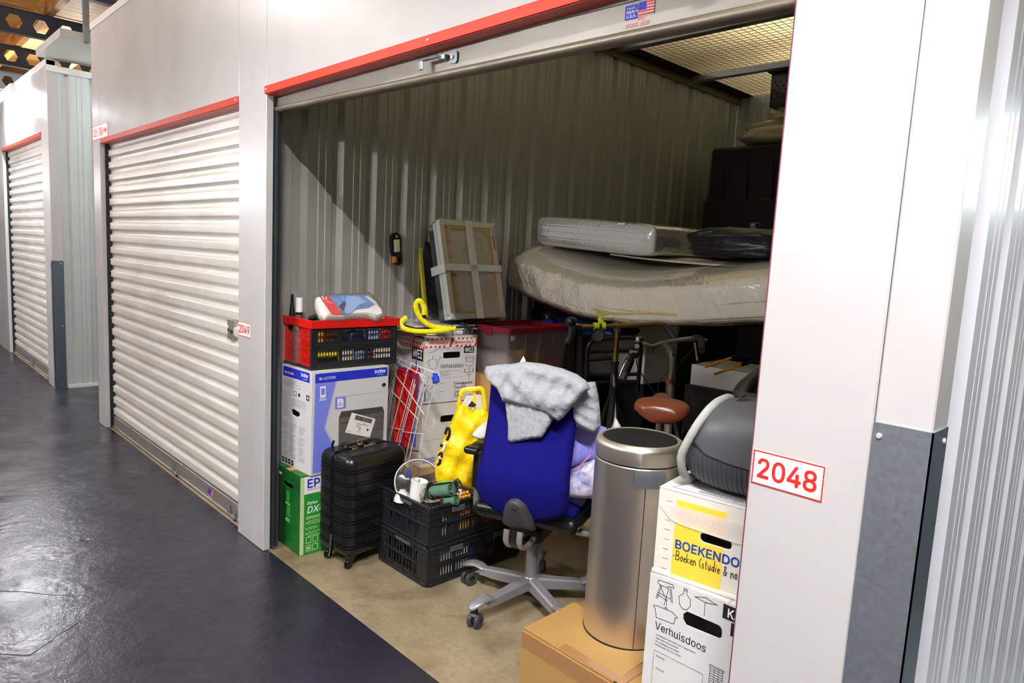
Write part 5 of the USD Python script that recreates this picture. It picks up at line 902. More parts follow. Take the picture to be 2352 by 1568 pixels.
def lean(v): v = A(v, float).copy(); v[:, 0] += .42*np.clip(v[:, 2]-.10, 0, 1)*np.clip(-v[:, 0]/ax, 0, 1); return v
bm.vertices = lean(bm.vertices)
Mb = lambda m: mf.Manifold(mf.Mesh(np.asarray(m.vertices, np.float32), np.asarray(m.faces, np.uint32)))
full_v = mf.Manifold.hull_points(np.asarray(bm.vertices, np.float64))
# seam: slanting curve, lower housing below, hood above (slightly larger)
seam = Polygon([(-.4, -.1), (.4, -.1), (.4, .085), (.1, .098), (-.06, .108), (-.13, .120), (-.175, .150), (-.21, .2), (-.4, .2)])
cut = Mb(ext(seam, 1.0, frame((0, .5, 0), (1, 0, 0), (0, 0, 1))))
low = full_v ^ cut; hood = full_v.scale([1.012, 1.02, 1.02])-cut
part(vc, 'lower_housing', tm(low), 'vac_dark', 30); part(vc, 'hood', tm(hood), 'vac_grey', 30)
def front_y(x, z): 
    a = min(abs(x/ax), .999); k = (1-a**(2/.45))**(.45/2); q = min(abs((z-az-.004)/(az*k)), .999); return -ay*k*(1-q**(2/.72))**(.72/2)
rb_ = []
for x in np.arange(-.165, .20, .0135):
    top = np.interp(x, [-.2, -.13, -.06, .1, .3], [.125, .115, .104, .094, .084])
    rb_.append(tube([(x, front_y(x, z)-.0004, z) for z in np.linspace(.016, top, 12)], .0022, 6))
part(vc, 'rib', rb_, 'vac_dark', 60)
ring = [(math.cos(q), math.sin(q)) for q in np.linspace(0, 2*np.pi, 56, endpoint=False)]
sg = lambda v, m: math.copysign(abs(v)**m, v)
part(vc, 'felt_bumper', tube(lean([(-ax*.955-.004*a, ay*.93*sg(a, .8), az+.002+az*.93*sg(b, .8)) for a, b in ring]), .012, 10, closed=True), 'vac_felt', 60)
part(vc, 'seam_gasket', tube([(x, front_y(x, np.interp(x, [-.2, -.175, -.13, -.06, .1, .2], [.175, .150, .120, .108, .098, .09]))-.001, np.interp(x, [-.2, -.175, -.13, -.06, .1, .2], [.175, .150, .120, .108, .098, .09])) for x in np.linspace(-.19, .19, 40)], .0022, 6), 'black_rubber', 60)
part(vc, 'carry_handle', [hull([(-.09, -.055, .262), (-.09, -.02, .266), (.20, -.06, .258), (.20, -.02, .262), (-.09, -.055, .248), (.20, -.06, .244), (-.09, -.02, .248), (.2, -.02, .244)]), hull([(-.10, .0, .250), (-.10, .05, .268), (.2, .05, .268), (.2, 0, .25), (-.12, .02, .275), (.2, .02, .275)]), hull([(-.12, -.05, .225), (-.09, -.05, .262), (-.09, .03, .27), (-.12, .02, .24)])], 'black_plastic', 25)
part(vc, 'handle_teeth', [hull([(x, -.062, .248), (x+.010, -.062, .247), (x+.005, -.060, .238), (x, -.04, .247), (x+.01, -.04, .247)]) for x in np.arange(-.06, .19, .0135)], 'black_rubber', False)
part(vc, 'grip_recess', tf(puffy([(-.10, .20), (-.05, .185), (.06, .178), (.2, .18), (.2, .235), (-.05, .24), (-.09, .228)], .004, .012, .012), frame((0, -.128, 0), (1, 0, 0), (0, .32, 1)) @ mat4((0, 0, .0))) , 'dark_grey', 60)
part(vc, 'latch', tf(cat([BB((-.04, .13, -.002), (-.005, .165, .004), .002), BB((-.045, .125, -.004), (-.040, .17, .003)), BB((.01, .135, -.002), (.02, .16, .003))]), frame((0, -.146, 0), (1, 0, 0), (0, .06, 1))), 'vac_dark', False)
part(vc, 'hose_socket', tube(spline([(-.10, .14, .20), (-.16, .22, .20), (-.20, .30, .19), (-.22, .40, .22), (-.20, .52, .26)], 6), [.030]*8+[.026]*17, 14), 'black_plastic', 60)
part(vc, 'socket_ring', tube(spline([(-.155, .205, .20), (-.175, .245, .197)], 6), .034, 16), 'black_gloss', 60)
# ------------------------------------------------------------------ storage box with a red lid
def stbox():
    x0, x1, y0, y1 = .047, .403, 1.205, 1.742; zt, zb = 1.078, .805
    t = thing('storage_box', 'translucent plastic storage box with a dark red lid behind the chair', 'storage box', ((x0+x1)/2, (y0+y1)/2, zb))
    W_, D_ = x1-x0, y1-y0; H_ = zt-zb
    def ringp(s, z, r=.02): return [(q[0], q[1], z) for q in sbox(-W_/2+s, -D_/2+s, W_/2-s, D_/2-s).buffer(-r).buffer(r, quad_segs=4).exterior.coords[:-1]]
    def loft(levels):
        n = len(levels[0]); V = A([p for l in levels for p in l]); F = []
        for i in range(len(levels)-1):
            for j in range(n): k = (j+1) % n; F += [[i*n+j, i*n+k, (i+1)*n+k], [i*n+j, (i+1)*n+k, (i+1)*n+j]]
        c = len(V); V = np.vstack([V, [0, 0, levels[0][0][2]]]); F += [[c, (j+1) % n, j] for j in range(n)]
        return trimesh.Trimesh(V, F, process=False)
    part(t, 'body', loft([ringp(.045, 0), ringp(.042, .006), ringp(.014, H_)]), 'frosted', 40)
    part(t, 'body_rib', [tube([(W_/2-.043, y*.93, .005), (W_/2-.012, y, H_)], .0025, 6) for y in (-.12, .0, .12)]+[tube([(x*.9, -D_/2+.043, .005), (x, -D_/2+.012, H_)], .0025, 6) for x in (-.07, .05)], 'frosted', 60)
    lid = sbox(-W_/2-.006, -D_/2-.006, W_/2+.006, D_/2+.006).buffer(-.02).buffer(.02, quad_segs=4)
    part(t, 'lid', [ext(lid.difference(lid.buffer(-.016)), .030, mat4((0, 0, H_-.012))), ext(lid.buffer(-.016).difference(lid.buffer(-.055)), .010, mat4((0, 0, H_+.002))), ext(lid.buffer(-.05), .006, mat4((0, 0, H_-.006)))], 'lid_red', False)
    part(t, 'lid_clip', [BB((-.03, -D_/2-.012, H_-.03), (.05, -D_/2-.002, H_+.012), .003)], 'lid_red', False); part(t, 'price_label', BB((W_/2-.013, -D_/2+.03, H_-.05), (W_/2-.0105, -D_/2+.055, H_-.022)), 'sticker', False)
    o = ((x0+x1)/2, (y0+y1)/2, zb+.008)
    def inb(nm, lab, c, x, y, s, m, hard=True): single(nm, B((o[0]+x+(.022 if x > .05 else 0), o[1]+y, o[2]+s[2]/2), s, min(s)*.15), m, lab, c)
    inb('bottle_box', 'yellow container inside the translucent storage box', 'container', .095, .03, (.03, .03, .12), 'hose_yellow'); inb('cloth_stack', 'red cloth inside the translucent storage box', 'cloth', .08, .13, (.06, .08, .11), 'pack_red'); inb('cloth_stack', 'dark blue case inside the translucent storage box', 'case', .09, .075, (.05, .06, .09), 'navy_bag')
    inb('cloth_stack', 'white pack inside the left half of the translucent storage box', 'pack', -.02, -.12, (.20, .16, .13), 'carton_cream'); inb('cloth_stack', 'orange box inside the translucent storage box', 'box', .09, -.09, (.03, .05, .15), 'orange'); inb('cloth_stack', 'pale green pack inside the translucent storage box', 'pack', .09, -.03, (.04, .05, .07), 'pale_green')
stbox()
carton('brown cardboard box under the translucent storage box', (.425, 1.215), 0, .37, .52, .40, .403, 'carton_brown'); carton('lower brown cardboard box on the floor under the storage box stack', (.43, 1.215), 0, .37, .53, .40, 0, 'carton_brown')
# ------------------------------------------------------------------ grey clip frame and yellow hose on the moving box
tz_ = bx_top+.004
gr = thing('folded_table', 'folded grey plastic camping stool frame lying on the sealed moving box', 'stool', (-.02, 1.0, tz_), -8)
part(gr, 'seat_sheet', tf(tm(rbox((.36, .42, .012), .005, 8)), mat4((-.02, 0, .030))), 'grey_plastic', 30); part(gr, 'seat_sheet', tf(tm(rbox((.34, .40, .010), .004, 8)), mat4((-.02, .0, .052), 2, 0, 1.5)), 'grey_plastic', 30)
part(gr, 'tube_frame', tube(spline([(.13, -.20, .012), (.16, -.17, .012), (.165, 0, .012), (.16, .15, .012), (.12, .18, .012), (-.15, .18, .012), (-.2, .1, .012), (-.2, -.12, .012), (-.15, -.2, .012)], 6, True), .010, 10, closed=True), 'chrome', 60)
part(gr, 'side_strip', [BB((.135, -.13, .002), (.175, .10, .024), .003)], 'ceramic', False); decal(gr, 'lettering', [txt('1 KL 28WF65Z', .010, .10, (.06, .005), True)], 'black_print', frame((.1755, -.13, .002), (0, 1, 0), (0, 0, 1)))
part(gr, 'hinge', [BB((.12, .11, .0), (.17, .16, .035), .005), cyl((.172, .125, .022), .010, .01, 14, 'x'), cyl((.172, .15, .030), .008, .01, 14, 'x'), tube([(.15, .10, .065), (.165, .16, .03)], .006, 8)], 'vac_grey', 40); part(gr, 'cable_tie', tube(spline([(.178, .03, .0), (.180, .03, .03), (.165, .03, .068), (.10, .05, .07), (.165, .13, .062), (.178, .06, .05)], 5), .0022, 6), 'black_rubber', 60)
part(gr, 'foot_block', BB((.03, .15, .0), (.13, .22, .09), .006), 'black_plastic', False)
def corrugated_hose(p, r, pitch=.0055):
    p = A(p); s = np.r_[0, np.cumsum(np.linalg.norm(np.diff(p, axis=0), axis=1))]; n = int(s[-1]/pitch*4); q = np.c_[[np.interp(np.linspace(0, s[-1], n), s, p[:, k]) for k in range(3)]].T
    return tube(q, r*(1+.09*np.cos(np.arange(n)*np.pi/2)), 14)
hs = thing('hose', 'bright yellow corrugated hose looped over the sealed moving box', 'hose', (0, 0, 0))
a_ = A([.7, .7, 0])/math.hypot(.7, .7)
upm = lambda u, v: A([.115, .80, 1.06])+a_*u+[0, 0, v]
hp = [upm(.030, .097), upm(.030, .13), upm(.014, .164), upm(-.004, .170), upm(-.017, .148), upm(-.010, .115), upm(.012, .080), upm(.055, .045), upm(.10, .034), upm(.17, .030), upm(.205, .030)]
part(hs, 'hose_loop', corrugated_hose(spline(hp, 12), .0135), 'hose_yellow', 60)
hp = [(-.006, .80, 1.125), (.035, .745, 1.105), (.085, .72, 1.085), (.14, .735, 1.075), (.19, .80, 1.072), (.22, .88, 1.078), (.235, .945, 1.085)]
part(hs, 'hose_end', corrugated_hose(spline(hp, 14), .0135), 'hose_yellow', 60); part(hs, 'connector', [tube([upm(.030, .08), upm(.030, .102)], .011, 12)], 'black_plastic', 60)
# ------------------------------------------------------------------ wire rack leaning in front of the left stack
TR = frame((.2, .745, .3), (.8, -.1, 0), (-.12, 0, 1))
wk = thing('wire_rack', 'folded white and blue wire laundry rack leaning against the white moving boxes', 'rack', M4=TR)
WL = [[(-.252, .602), (.218, .587)], [(-.252, .582), (.095, .554)], [(-.257, .583), (-.002, .523)], [(-.017, .642), (.007, .421), (.088, .421), (.082, .509)], [(-.251, .567), (-.36, .249)], [(-.209, .568), (-.332, .113)], [(-.097, .567), (-.294, .118)], [(-.031, .52), (-.212, .123)], [(.004, .498), (-.165, .115)], [(.051, .506), (-.124, .014)], [(.098, .501), (-.073, .023)], [(-.26, .525), (-.051, .434), (.105, .356)], [(.219, .564), (.13, .408), (.098, .297), (.18, .307), (.187, .346)], [(-.352, .185), (-.138, .215)], [(-.349, .101), (-.135, .14)], [(-.038, .14), (-.042, .23), (-.123, .236), (-.158, -.042)], [(.091, .248), (.052, .083)], [(-.137, .207), (.091, .248)], [(-.083, .02), (-.161, .029)], [(.025, .563), (.087, .527), (.036, .418)], [(-.169, .614), (-.184, .587)], [(-.068, .601), (-.082, .565)], [(.018, .605), (.001, .554)], [(.107, .596), (.077, .549)], [(.218, .587), (.219, .564)]]
WL += [[(-.235, .565), (-.348, .18)], [(-.085, .565), (-.282, .118)], [(-.02, .52), (-.2, .118)], [(.075, .248), (.036, .083), (-.073, .023)], [(-.252, .602), (-.252, .582)], [(-.30, .41), (.02, .31)]]
for i, l in enumerate(WL):
    blue = i in (2, 3, 14, 15); dz = .006*((i % 3)-1)
    part(wk, 'blue_wire' if blue else 'wire', tube([(x, y, dz) for x, y in l], .0026, 6), 'wire_blue' if blue else 'wire_white', 60)
for x, y, q in ((.205, .558, 20), (-.055, -.015, -20)):
    part(wk, 'clip', tf(cat([BB((-.022, -.018, -.008), (.022, .018, .012), .004), BB((-.006, .010, -.006), (.004, .034, .014), .002), BB((.012, .010, -.006), (.020, .028, .014), .002)]), mat4((x, y, 0), q)), 'clip_blue', False)
rd = thing('red_bag', 'glossy red bag standing between the printer carton and the white boxes', 'bag', M4=frame((.025, .800, .42), (1, .12, 0), (-.04, .06, 1))); part(rd, 'body', puffy([(-.10, .42), (.07, .44), (.062, .2), (.03, -.02), (-.09, -.04), (-.10, .2)], .018, .02, .014, .008, 8., 4, edge=.03, wrinkle=lambda p: .006*np.sin((p[:, 0]+p[:, 1]*.3)*90)), 'red_bag', 60); part(rd, 'seam', tube([(.0, .43, .02), (-.01, .2, .032), (-.02, -.02, .02)], .003, 6), 'red_bag', 60)
# ------------------------------------------------------------------ wrapped canvases against the wall
FT = frame((.15, 1.0, 1.13), (0, 1, 0), (-.15, 0, .55))
cv = thing('wrapped_canvas', 'stretched canvas seen from the back, wrapped in plastic with a cross of tape', 'painting', M4=FT)
CW, CHh = .415, .565
part(cv, 'canvas_back', BB((.03, .03, -.016), (CW-.03, CHh-.03, -.013)), 'canvas', False)
for a, b in (((0, 0, -.035), (CW, .028, 0)), ((0, CHh-.028, -.035), (CW, CHh, 0)), ((0, .028, -.035), (.034, CHh-.028, 0)), ((CW-.034, .028, -.035), (CW, CHh-.028, 0))): part(cv, 'canvas_edge', BB(a, b, .002), 'canvas_white', False)
for a, b in (((.034, .028, -.013), (.054, CHh-.028, -.003)), ((CW-.05, .028, -.013), (CW-.034, CHh-.028, -.003)), ((.034, CHh-.046, -.013), (CW-.034, CHh-.028, -.003)), ((.034, .028, -.013), (CW-.034, .040, -.003))): part(cv, 'stretcher_bar', BB(a, b), 'stretcher', False)
part(cv, 'corner_wedge', [ext(Polygon([(x, y), (x+sx_*.035, y), (x, y+sy_*.035)]), .009, mat4((0, 0, -.013))) for x, y, sx_, sy_ in ((.05, .038, 1, 1), (CW-.048, .038, -1, 1), (.05, CHh-.044, 1, -1), (CW-.048, CHh-.044, -1, -1))], 'stretcher', False)
part(cv, 'back_canvas', [BB((.0, -.0, -.062), (CW-.01, CHh-.01, -.038), .002)], 'canvas_blue', False)
part(cv, 'painted_side', [BB((.004, .0, -.112), (CW-.02, CHh-.04, -.066), .002)], 'painting_dark', False)
part(cv, 'plastic_wrap', puffy([(-.006, -.004), (CW+.006, -.004), (CW+.006, CHh+.006), (-.006, CHh+.006)], .007, .118, .022, .006, 30., 4, edge=.01), 'film_milky', 50)
part(cv, 'packing_tape', [BB((.182, -.003, .0085), (.234, CHh+.004, .0095)), BB((-.008, .272, .0085), (CW+.008, .312, .0095)), BB((-.008, .262, -.118), (-.0065, .312, .0095))], 'tape_clear', False)
decal(cv, 'barcode', [sbox(CW-.024, .41+i*.006, CW-.010, .413+i*.006) for i in range(14)], 'black_print', np.eye(4), off=.0005); decal(cv, 'lettering', [txt('Bisk', .018, .04, (.04, .243), True)], 'pack_dark', np.eye(4), off=-.002)
yp = thing('framed_picture', 'second picture with a yellow edge standing behind the wrapped canvas', 'picture', M4=frame((-.055, .972, 1.125), (0, 1, 0), (-.083, 0, .40))); part(yp, 'frame_side', BB((0, 0, -.016), (.02, .43, .004), .001), 'yellow_frame', False); part(yp, 'panel', BB((.02, 0, -.012), (.38, .43, .0)), 'painting_dark', False)
# ------------------------------------------------------------------ work light on the wall
wl_ = thing('work_light', 'small black and yellow magnetic work light stuck to the ribbed wall', 'lamp', M4=frame((-.134, .806, 1.452), (0, 1, 0), (-.0, -.0, 1)) @ mat4((0, 0, 0), 4))
body = unary_union([slot(-.030, .0, .030, .135, .028), slot(-.012, -.045, .034, .03, .022)]).difference(slot(.002, -.034, .022, -.002, .009))
part(wl_, 'body', ext(body.buffer(-.002).buffer(.002), .022), 'black_plastic', 30); part(wl_, 'light_panel', BB((-.017, .030, .020), (.021, .098, .0235), .001), 'ceramic', False); part(wl_, 'led_strip', BB((-.002, .036, .023), (.005, .094, .0245)), 'hose_yellow', False); part(wl_, 'switch', cyl((.002, .114, .022), .0065, .004, 18), 'hose_yellow', 40); part(wl_, 'hook', BB((-.022, -.030, .004), (-.002, .006, .024), .003), 'orange', False)
# ------------------------------------------------------------------ mattresses
def mattress(t, cl, half, zr, m, nm='cover', nseg=64, rr=.05, wr=.006, seed=0, y0=0, ez=.42, cap=.035):
    """cl(s) -> centre (x, z) for s in 0..1; section half=(depth/2, thickness/2)"""
    n = 36; th = np.arange(n)*2*np.pi/n
    sq = lambda c, p: np.sign(c)*np.abs(c)**p
    V = []; S_ = np.unique(np.r_[np.linspace(0, 1, nseg), np.linspace(0, cap, 10), 1-np.linspace(0, cap, 10)]); nseg = len(S_)
    for i, s in enumerate(S_):
        x, z, tx, tzz = cl(s); k = min(1, math.sin(min(s, 1-s)/cap*math.pi/2)**.6 if min(s, 1-s) < cap else 1); k = max(k, .02) if 0 < i < nseg-1 else .01
        yy = half[0]*sq(np.cos(th), .30)*(.86+.14*k); zz = half[1]*sq(np.sin(th), ez)*k
        V.append(np.c_[x-zz*tzz, y0+yy, z+zz*tx])
    V = np.vstack(V)
    if y0: V[:, 2] += .28*np.clip(V[:, 1]-(y0-half[0]), 0, .33)
    d = V.copy(); V += (meshkit.fbm(d*9+seed, 4)-.5)[:, None]*wr*A([.3, 1.6, 1.0])*2
    F = []
    for i in range(nseg-1):
        for j in range(n): k = (j+1) % n; F += [[i*n+j, (i+1)*n+k, i*n+k], [i*n+j, (i+1)*n+j, (i+1)*n+k]]
    F += [[0, k+1, k] for k in range(1, n-1)]+[[(nseg-1)*n, (nseg-1)*n+k, (nseg-1)*n+k+1] for k in range(1, n-1)]
    return trimesh.Trimesh(V, F, process=False)
xs = A([-.10, 0, .15, .30, .49, .71, .92, 1.2, 1.42, 1.65, 2.0, 2.3, 2.5]); zt_ = A([1.515, 1.495, 1.46, 1.425, 1.390, 1.372, 1.385, 1.415, 1.448, 1.482, 1.53, 1.56, 1.57]); zb_ = A([1.30, 1.255, 1.215, 1.19, 1.157, 1.146, 1.145, 1.168, 1.197, 1.235, 1.28, 1.31, 1.32])
def cl_low(s):
    x = -.11+2.6*s; z = (np.interp(x, xs, zt_)+np.interp(x, xs, zb_))/2; e = .03; z2 = (np.interp(x+e, xs, zt_)+np.interp(x+e, xs, zb_))/2; z1 = (np.interp(x-e, xs, zt_)+np.interp(x-e, xs, zb_))/2; a = math.atan2(z2-z1, 2*e); return x, z, math.cos(a), math.sin(a)
ml = thing('mattress', 'large sagging cream mattress in clear plastic lying across the bicycles, lower of two', 'mattress', (0, 0, 0))
part(ml, 'cover', mattress(ml, cl_low, (.46, .128), None, 'mattress', y0=2.08, nseg=96), 'mattress', 60)
fy = 2.08-.46-.006
for dz, nm in ((-.018, 'piping'), (-.075, 'piping')):
    part(ml, nm, tube([(x, fy+.012-.004*math.sin(x*9), float(np.interp(x, xs, (zt_+zb_)/2))+dz+(.012 if dz > -.05 else .0)*math.sin(x*5)) for x in np.linspace(-.05, 2.4, 60)], .005, 6), 'mattress_band', 60)
part(ml, 'foam_gap', tube([(x, fy+.010, float(np.interp(x, xs, (zt_+zb_)/2))-.045+.006*math.sin(x*14)) for x in np.linspace(.62, 1.20, 30)], np.r_[.001, np.full(28, .009), .001], 8), 'foam', 60)
part(ml, 'plastic_wrap', mattress(ml, cl_low, (.475, .140), None, 'film', y0=2.08, nseg=96), 'film', 60)
part(ml, 'wrap_crease', [tube(spline([(x, fy-.012, z), (x+.03, fy-.016, z-.05), (x+.045+.02*math.sin(i), fy-.012, z-.10)], 4), .0012, 5) for i in range(26) for x in (-.02+i*.066,) for z in (float(np.interp(-.02+i*.066, xs, zt_))-.05-.05*((i*7) % 5)/5,)], 'ceramic', 60)
def cl_up(s):
    y = 1.755+1.72*s; z = 1.645+.02*s; return y, z, 1., .011
mu = thing('mattress', 'grey single mattress in clear plastic lying on the cream one', 'mattress', (0, 0, 0), M4=mat4((.47, 0, 0), 0) @ A([[0, 1, 0, 0], [1, 0, 0, 0], [0, 0, 1, 0], [0, 0, 0, 1.]]) @ np.eye(4))
tilt = lambda v: np.c_[v[:, 0], v[:, 1], v[:, 2]-v[:, 1]*.055-.005]
part(mu, 'cover', bend(mattress(mu, cl_up, (.445, .085), None, 'm', nseg=40, wr=.002, ez=.22, cap=.014), tilt), 'mattress_grey', 60)
part(mu, 'plastic_wrap', bend(mattress(mu, cl_up, (.452, .092), None, 'm', nseg=40, wr=.002, ez=.22, cap=.016), tilt), 'film', 60)
part(mu, 'care_label', BB((1.752, .20, 1.70), (1.756, .25, 1.708)), 'sticker', False)
ts = thing('topper_board', 'thin bent board edge showing between the two mattresses', 'board', (1.3, 1.86, 1.503)); part(ts, 'edge', tube([(x-1.3, 0, .030*((x-1.35)/.8)**2) for x in np.linspace(.55, 2.35, 30)], .005, 8), 'mattress_band', 40); part(ts, 'sheet', sheet([(x-1.3, .030*((x-1.35)/.8)**2) for x in np.linspace(.55, 2.35, 30)], .25, (0, 0, 0), (1, 0, 0), (0, 0, 1), .003, (0, 1, .1)), 'mattress_band', 40)
# dark bags beside and under the mattresses
def blob(o, dx, dy, dz, m, seed=0, p=.6, nz=.35, f=1.6):
    q = tm(mf.Manifold.sphere(1, 56)); v = A(q.vertices); v = np.sign(v)*np.abs(v)**p; v *= (1+nz*(meshkit.fbm(v*f+seed*9.1, 4, seed)-.5))[:, None]; v = v/np.abs(v).max(0)*A([dx, dy, dz])/2; q.vertices = v+A(o)+[0, 0, dz/2]; return q
for nm, lab, c, o, d3, m, sd in (('garbage_bag', 'black refuse bag lying on the cream mattress beside the grey one', 'bag', (1.34, 2.05, 1.535), (.66, .50, .175), 'dark_bag', 1), ('garbage_bag', 'navy plastic bag under the left end of the cream mattress', 'bag', (.38, 2.0, 1.02), (.55, .42, .12), 'navy_bag', 2), ('garbage_bag', 'black plastic bag behind the storage box under the mattress', 'bag', (.02, 2.05, 1.0), (.28, .5, .2), 'dark_bag', 3)):
    t = thing(nm, lab, c, o); part(t, 'bag', tf(blob((0, 0, 0), *d3, m, sd, nz=.5, f=2.4), np.eye(4)), m, 60); part(t, 'knot', tf(blob((0, 0, d3[2]*.86), .06, .05, .05, m, sd+4, nz=.8), np.eye(4)), m, 60)
single('blue_case', BB((.10, 1.77, 1.03), (.19, 1.83, 1.105), .01), 'bright_blue', 'bright blue case behind the red-lidded storage box', 'case')
# ------------------------------------------------------------------ bicycles
E_ = A(CAM)
def fwd(p, k): p = A(p, float); return E_+(p-E_)*k      # used once here to place measured points of a bicycle
def bike1():
    k = .955; q = lambda *p: fwd(p, k)
    t = thing('bicycle', 'black bicycle with a brass handlebar and a yellow-green ribbon, under the mattress', 'bicycle', (0, 0, 0))
    bar = [q(.743, 1.382, 1.145), q(.80, 1.44, 1.147), q(.879, 1.523, 1.155), q(.974, 1.622, 1.168), q(1.045, 1.695, 1.180), q(1.073, 1.724, 1.165), q(1.08, 1.70, 1.145)]
    part(t, 'handlebar', tube(spline([q(.79, 1.27, 1.16)]+bar, 6), .0115, 12), 'brass', 60)
    part(t, 'grip', tube(spline([q(.795, 1.26, 1.162), q(.822, 1.24, 1.12), q(.817, 1.222, 1.064)], 5), [.016, .016, .016, .017, .017, .018, .019, .021, .022, .024, .012], 14), 'black_rubber', 60); part(t, 'bell', tf(tm(rbox((.05, .05, .045), .018, 14)), mat4(q(.80, 1.255, 1.178))), 'black_plastic', 50)
    part(t, 'grip', tube(spline([q(1.075, 1.715, 1.165), q(1.105, 1.685, 1.155), q(1.159, 1.68, 1.105)], 5), .0165, 14), 'black_rubber', 60)
    part(t, 'stem', tube([q(.852, 1.570, 1.166), q(.862, 1.566, 1.099), q(.872, 1.556, .966), q(.872, 1.553, .94)], [.016, .0125, .0125, .0125], 12), 'brass', 60); part(t, 'stem_clamp', tube([q(.848, 1.56, 1.168), q(.862, 1.57, 1.115)], .017, 12), 'bike_silver', 60)
    part(t, 'head_tube', tube([q(.870, 1.553, .955), q(.881, 1.545, .80)], .019, 14), 'bike_black', 60); part(t, 'headset', tube([q(.869, 1.553, .960), q(.870, 1.552, .945)], .024, 16), 'bike_black', 60); part(t, 'headset', tube([q(.880, 1.546, .80), q(.881, 1.545, .785)], .024, 16), 'bike_black', 60)
    part(t, 'down_tube', tube([q(.875, 1.55, .90), q(.95, 1.50, .60), q(1.05, 1.30, .38)], .017, 12), 'bike_black', 60)
    f0 = q(.885, 1.55, .78); hd = A([-.62, .78, 0]); lt = A([.78, .62, 0])
    for s in (-1, 1): part(t, 'fork_blade', tube([f0+lt*.02*s, f0+lt*.05*s+[0, 0, -.12], f0+lt*.055*s+hd*.06+[0, 0, -.43]], .010, 10), 'bike_black', 60)
    c0 = f0+hd*.06; c0[2] = .34; a_ = np.linspace(0, 2*np.pi, 48, endpoint=False); ring = lambda R, c: [c+hd*R*math.cos(u)+A([0, 0, R*math.sin(u)]) for u in a_]
    wh = part(t, 'front_wheel', tube(ring(.325, c0), .0165, 10, closed=True), 'black_rubber', 60); part(wh, 'rim', tube(ring(.302, c0), .008, 8, closed=True), 'bike_silver', 60); part(wh, 'spokes', [tube([c0+lt*.03*(-1)**i, c0+hd*.3*math.cos(u)+A([0, 0, .3*math.sin(u)])], .001, 4) for i, u in enumerate(a_[::2])], 'bike_silver', 60)
    part(t, 'mudguard', tube([c0+hd*.35*math.cos(u)+A([0, 0, .35*math.sin(u)]) for u in np.linspace(.1, 2.6, 22)], .026, 10, flat=(lt, 1.)), 'bike_black', 60)
    # front carrier
    R0 = fwd((.715, 1.515, .842), .98); ra = A([.70, .72, 0.04]); ra /= np.linalg.norm(ra); P2 = lambda u, z: R0+ra*u+[0, 0, z]
    part(t, 'carrier_frame', tube(spline([P2(0, -.08), P2(0, .0), P2(-.005, .16), P2(.02, .205), P2(.08, .22), P2(.26, .225), P2(.28, .18), P2(.28, -.06)], 6), .012, 10), 'bike_black', 60)
    for z, w in ((.105, .13), (.02, .28), (-.02, .28), (.15, .28)): part(t, 'carrier_bar', tube([P2(0, z), P2(w, z+.01)], .010, 8), 'bike_black', 60)
    part(t, 'headlight', tf(cyl((0, 0, 0), .034, .06, 24, 'y', .01), mat4(q(.82, 1.46, 1.10), 40)), 'bike_black', 50); part(t, 'lens', tf(cyl((0, -.031, 0), .026, .006, 20, 'y'), mat4(q(.82, 1.46, 1.10), 40)), 'bin_grey', 50)
    rib = part(t, 'ribbon', [tube([q(.80, 1.44, 1.147)-[0, 0, .0], q(.818, 1.462, 1.149)], .019, 12), tube([q(.828, 1.474, 1.150), q(.842, 1.488, 1.152)], .019, 12)], 'ribbon', 50)
    part(rib, 'ribbon_end', [tube(spline([q(.83, 1.47, 1.165), q(.822, 1.466, 1.19), q(.832, 1.472, 1.215)], 4), [.014]*5+[.006]*4, 8, flat=((.7, -.7, 0), .2)), tube([q(.825, 1.468, 1.208), q(.808, 1.45, 1.222)], [.004, .008], 8, flat=((.7, -.7, 0), .3)), tube([q(.830, 1.472, 1.210), q(.852, 1.494, 1.224)], [.004, .008], 8, flat=((.7, -.7, 0), .3))], 'ribbon', 50)
    # rear part
    sp = A([1.26, 1.02, .62]); part(t, 'seat_tube', tube([A([1.08, 1.27, .32]), sp], .017, 10), 'bike_black', 60); part(t, 'top_tube', tube([q(.88, 1.547, .84), A([1.2, 1.1, .5])], .016, 10), 'bike_black', 60)
bike1()
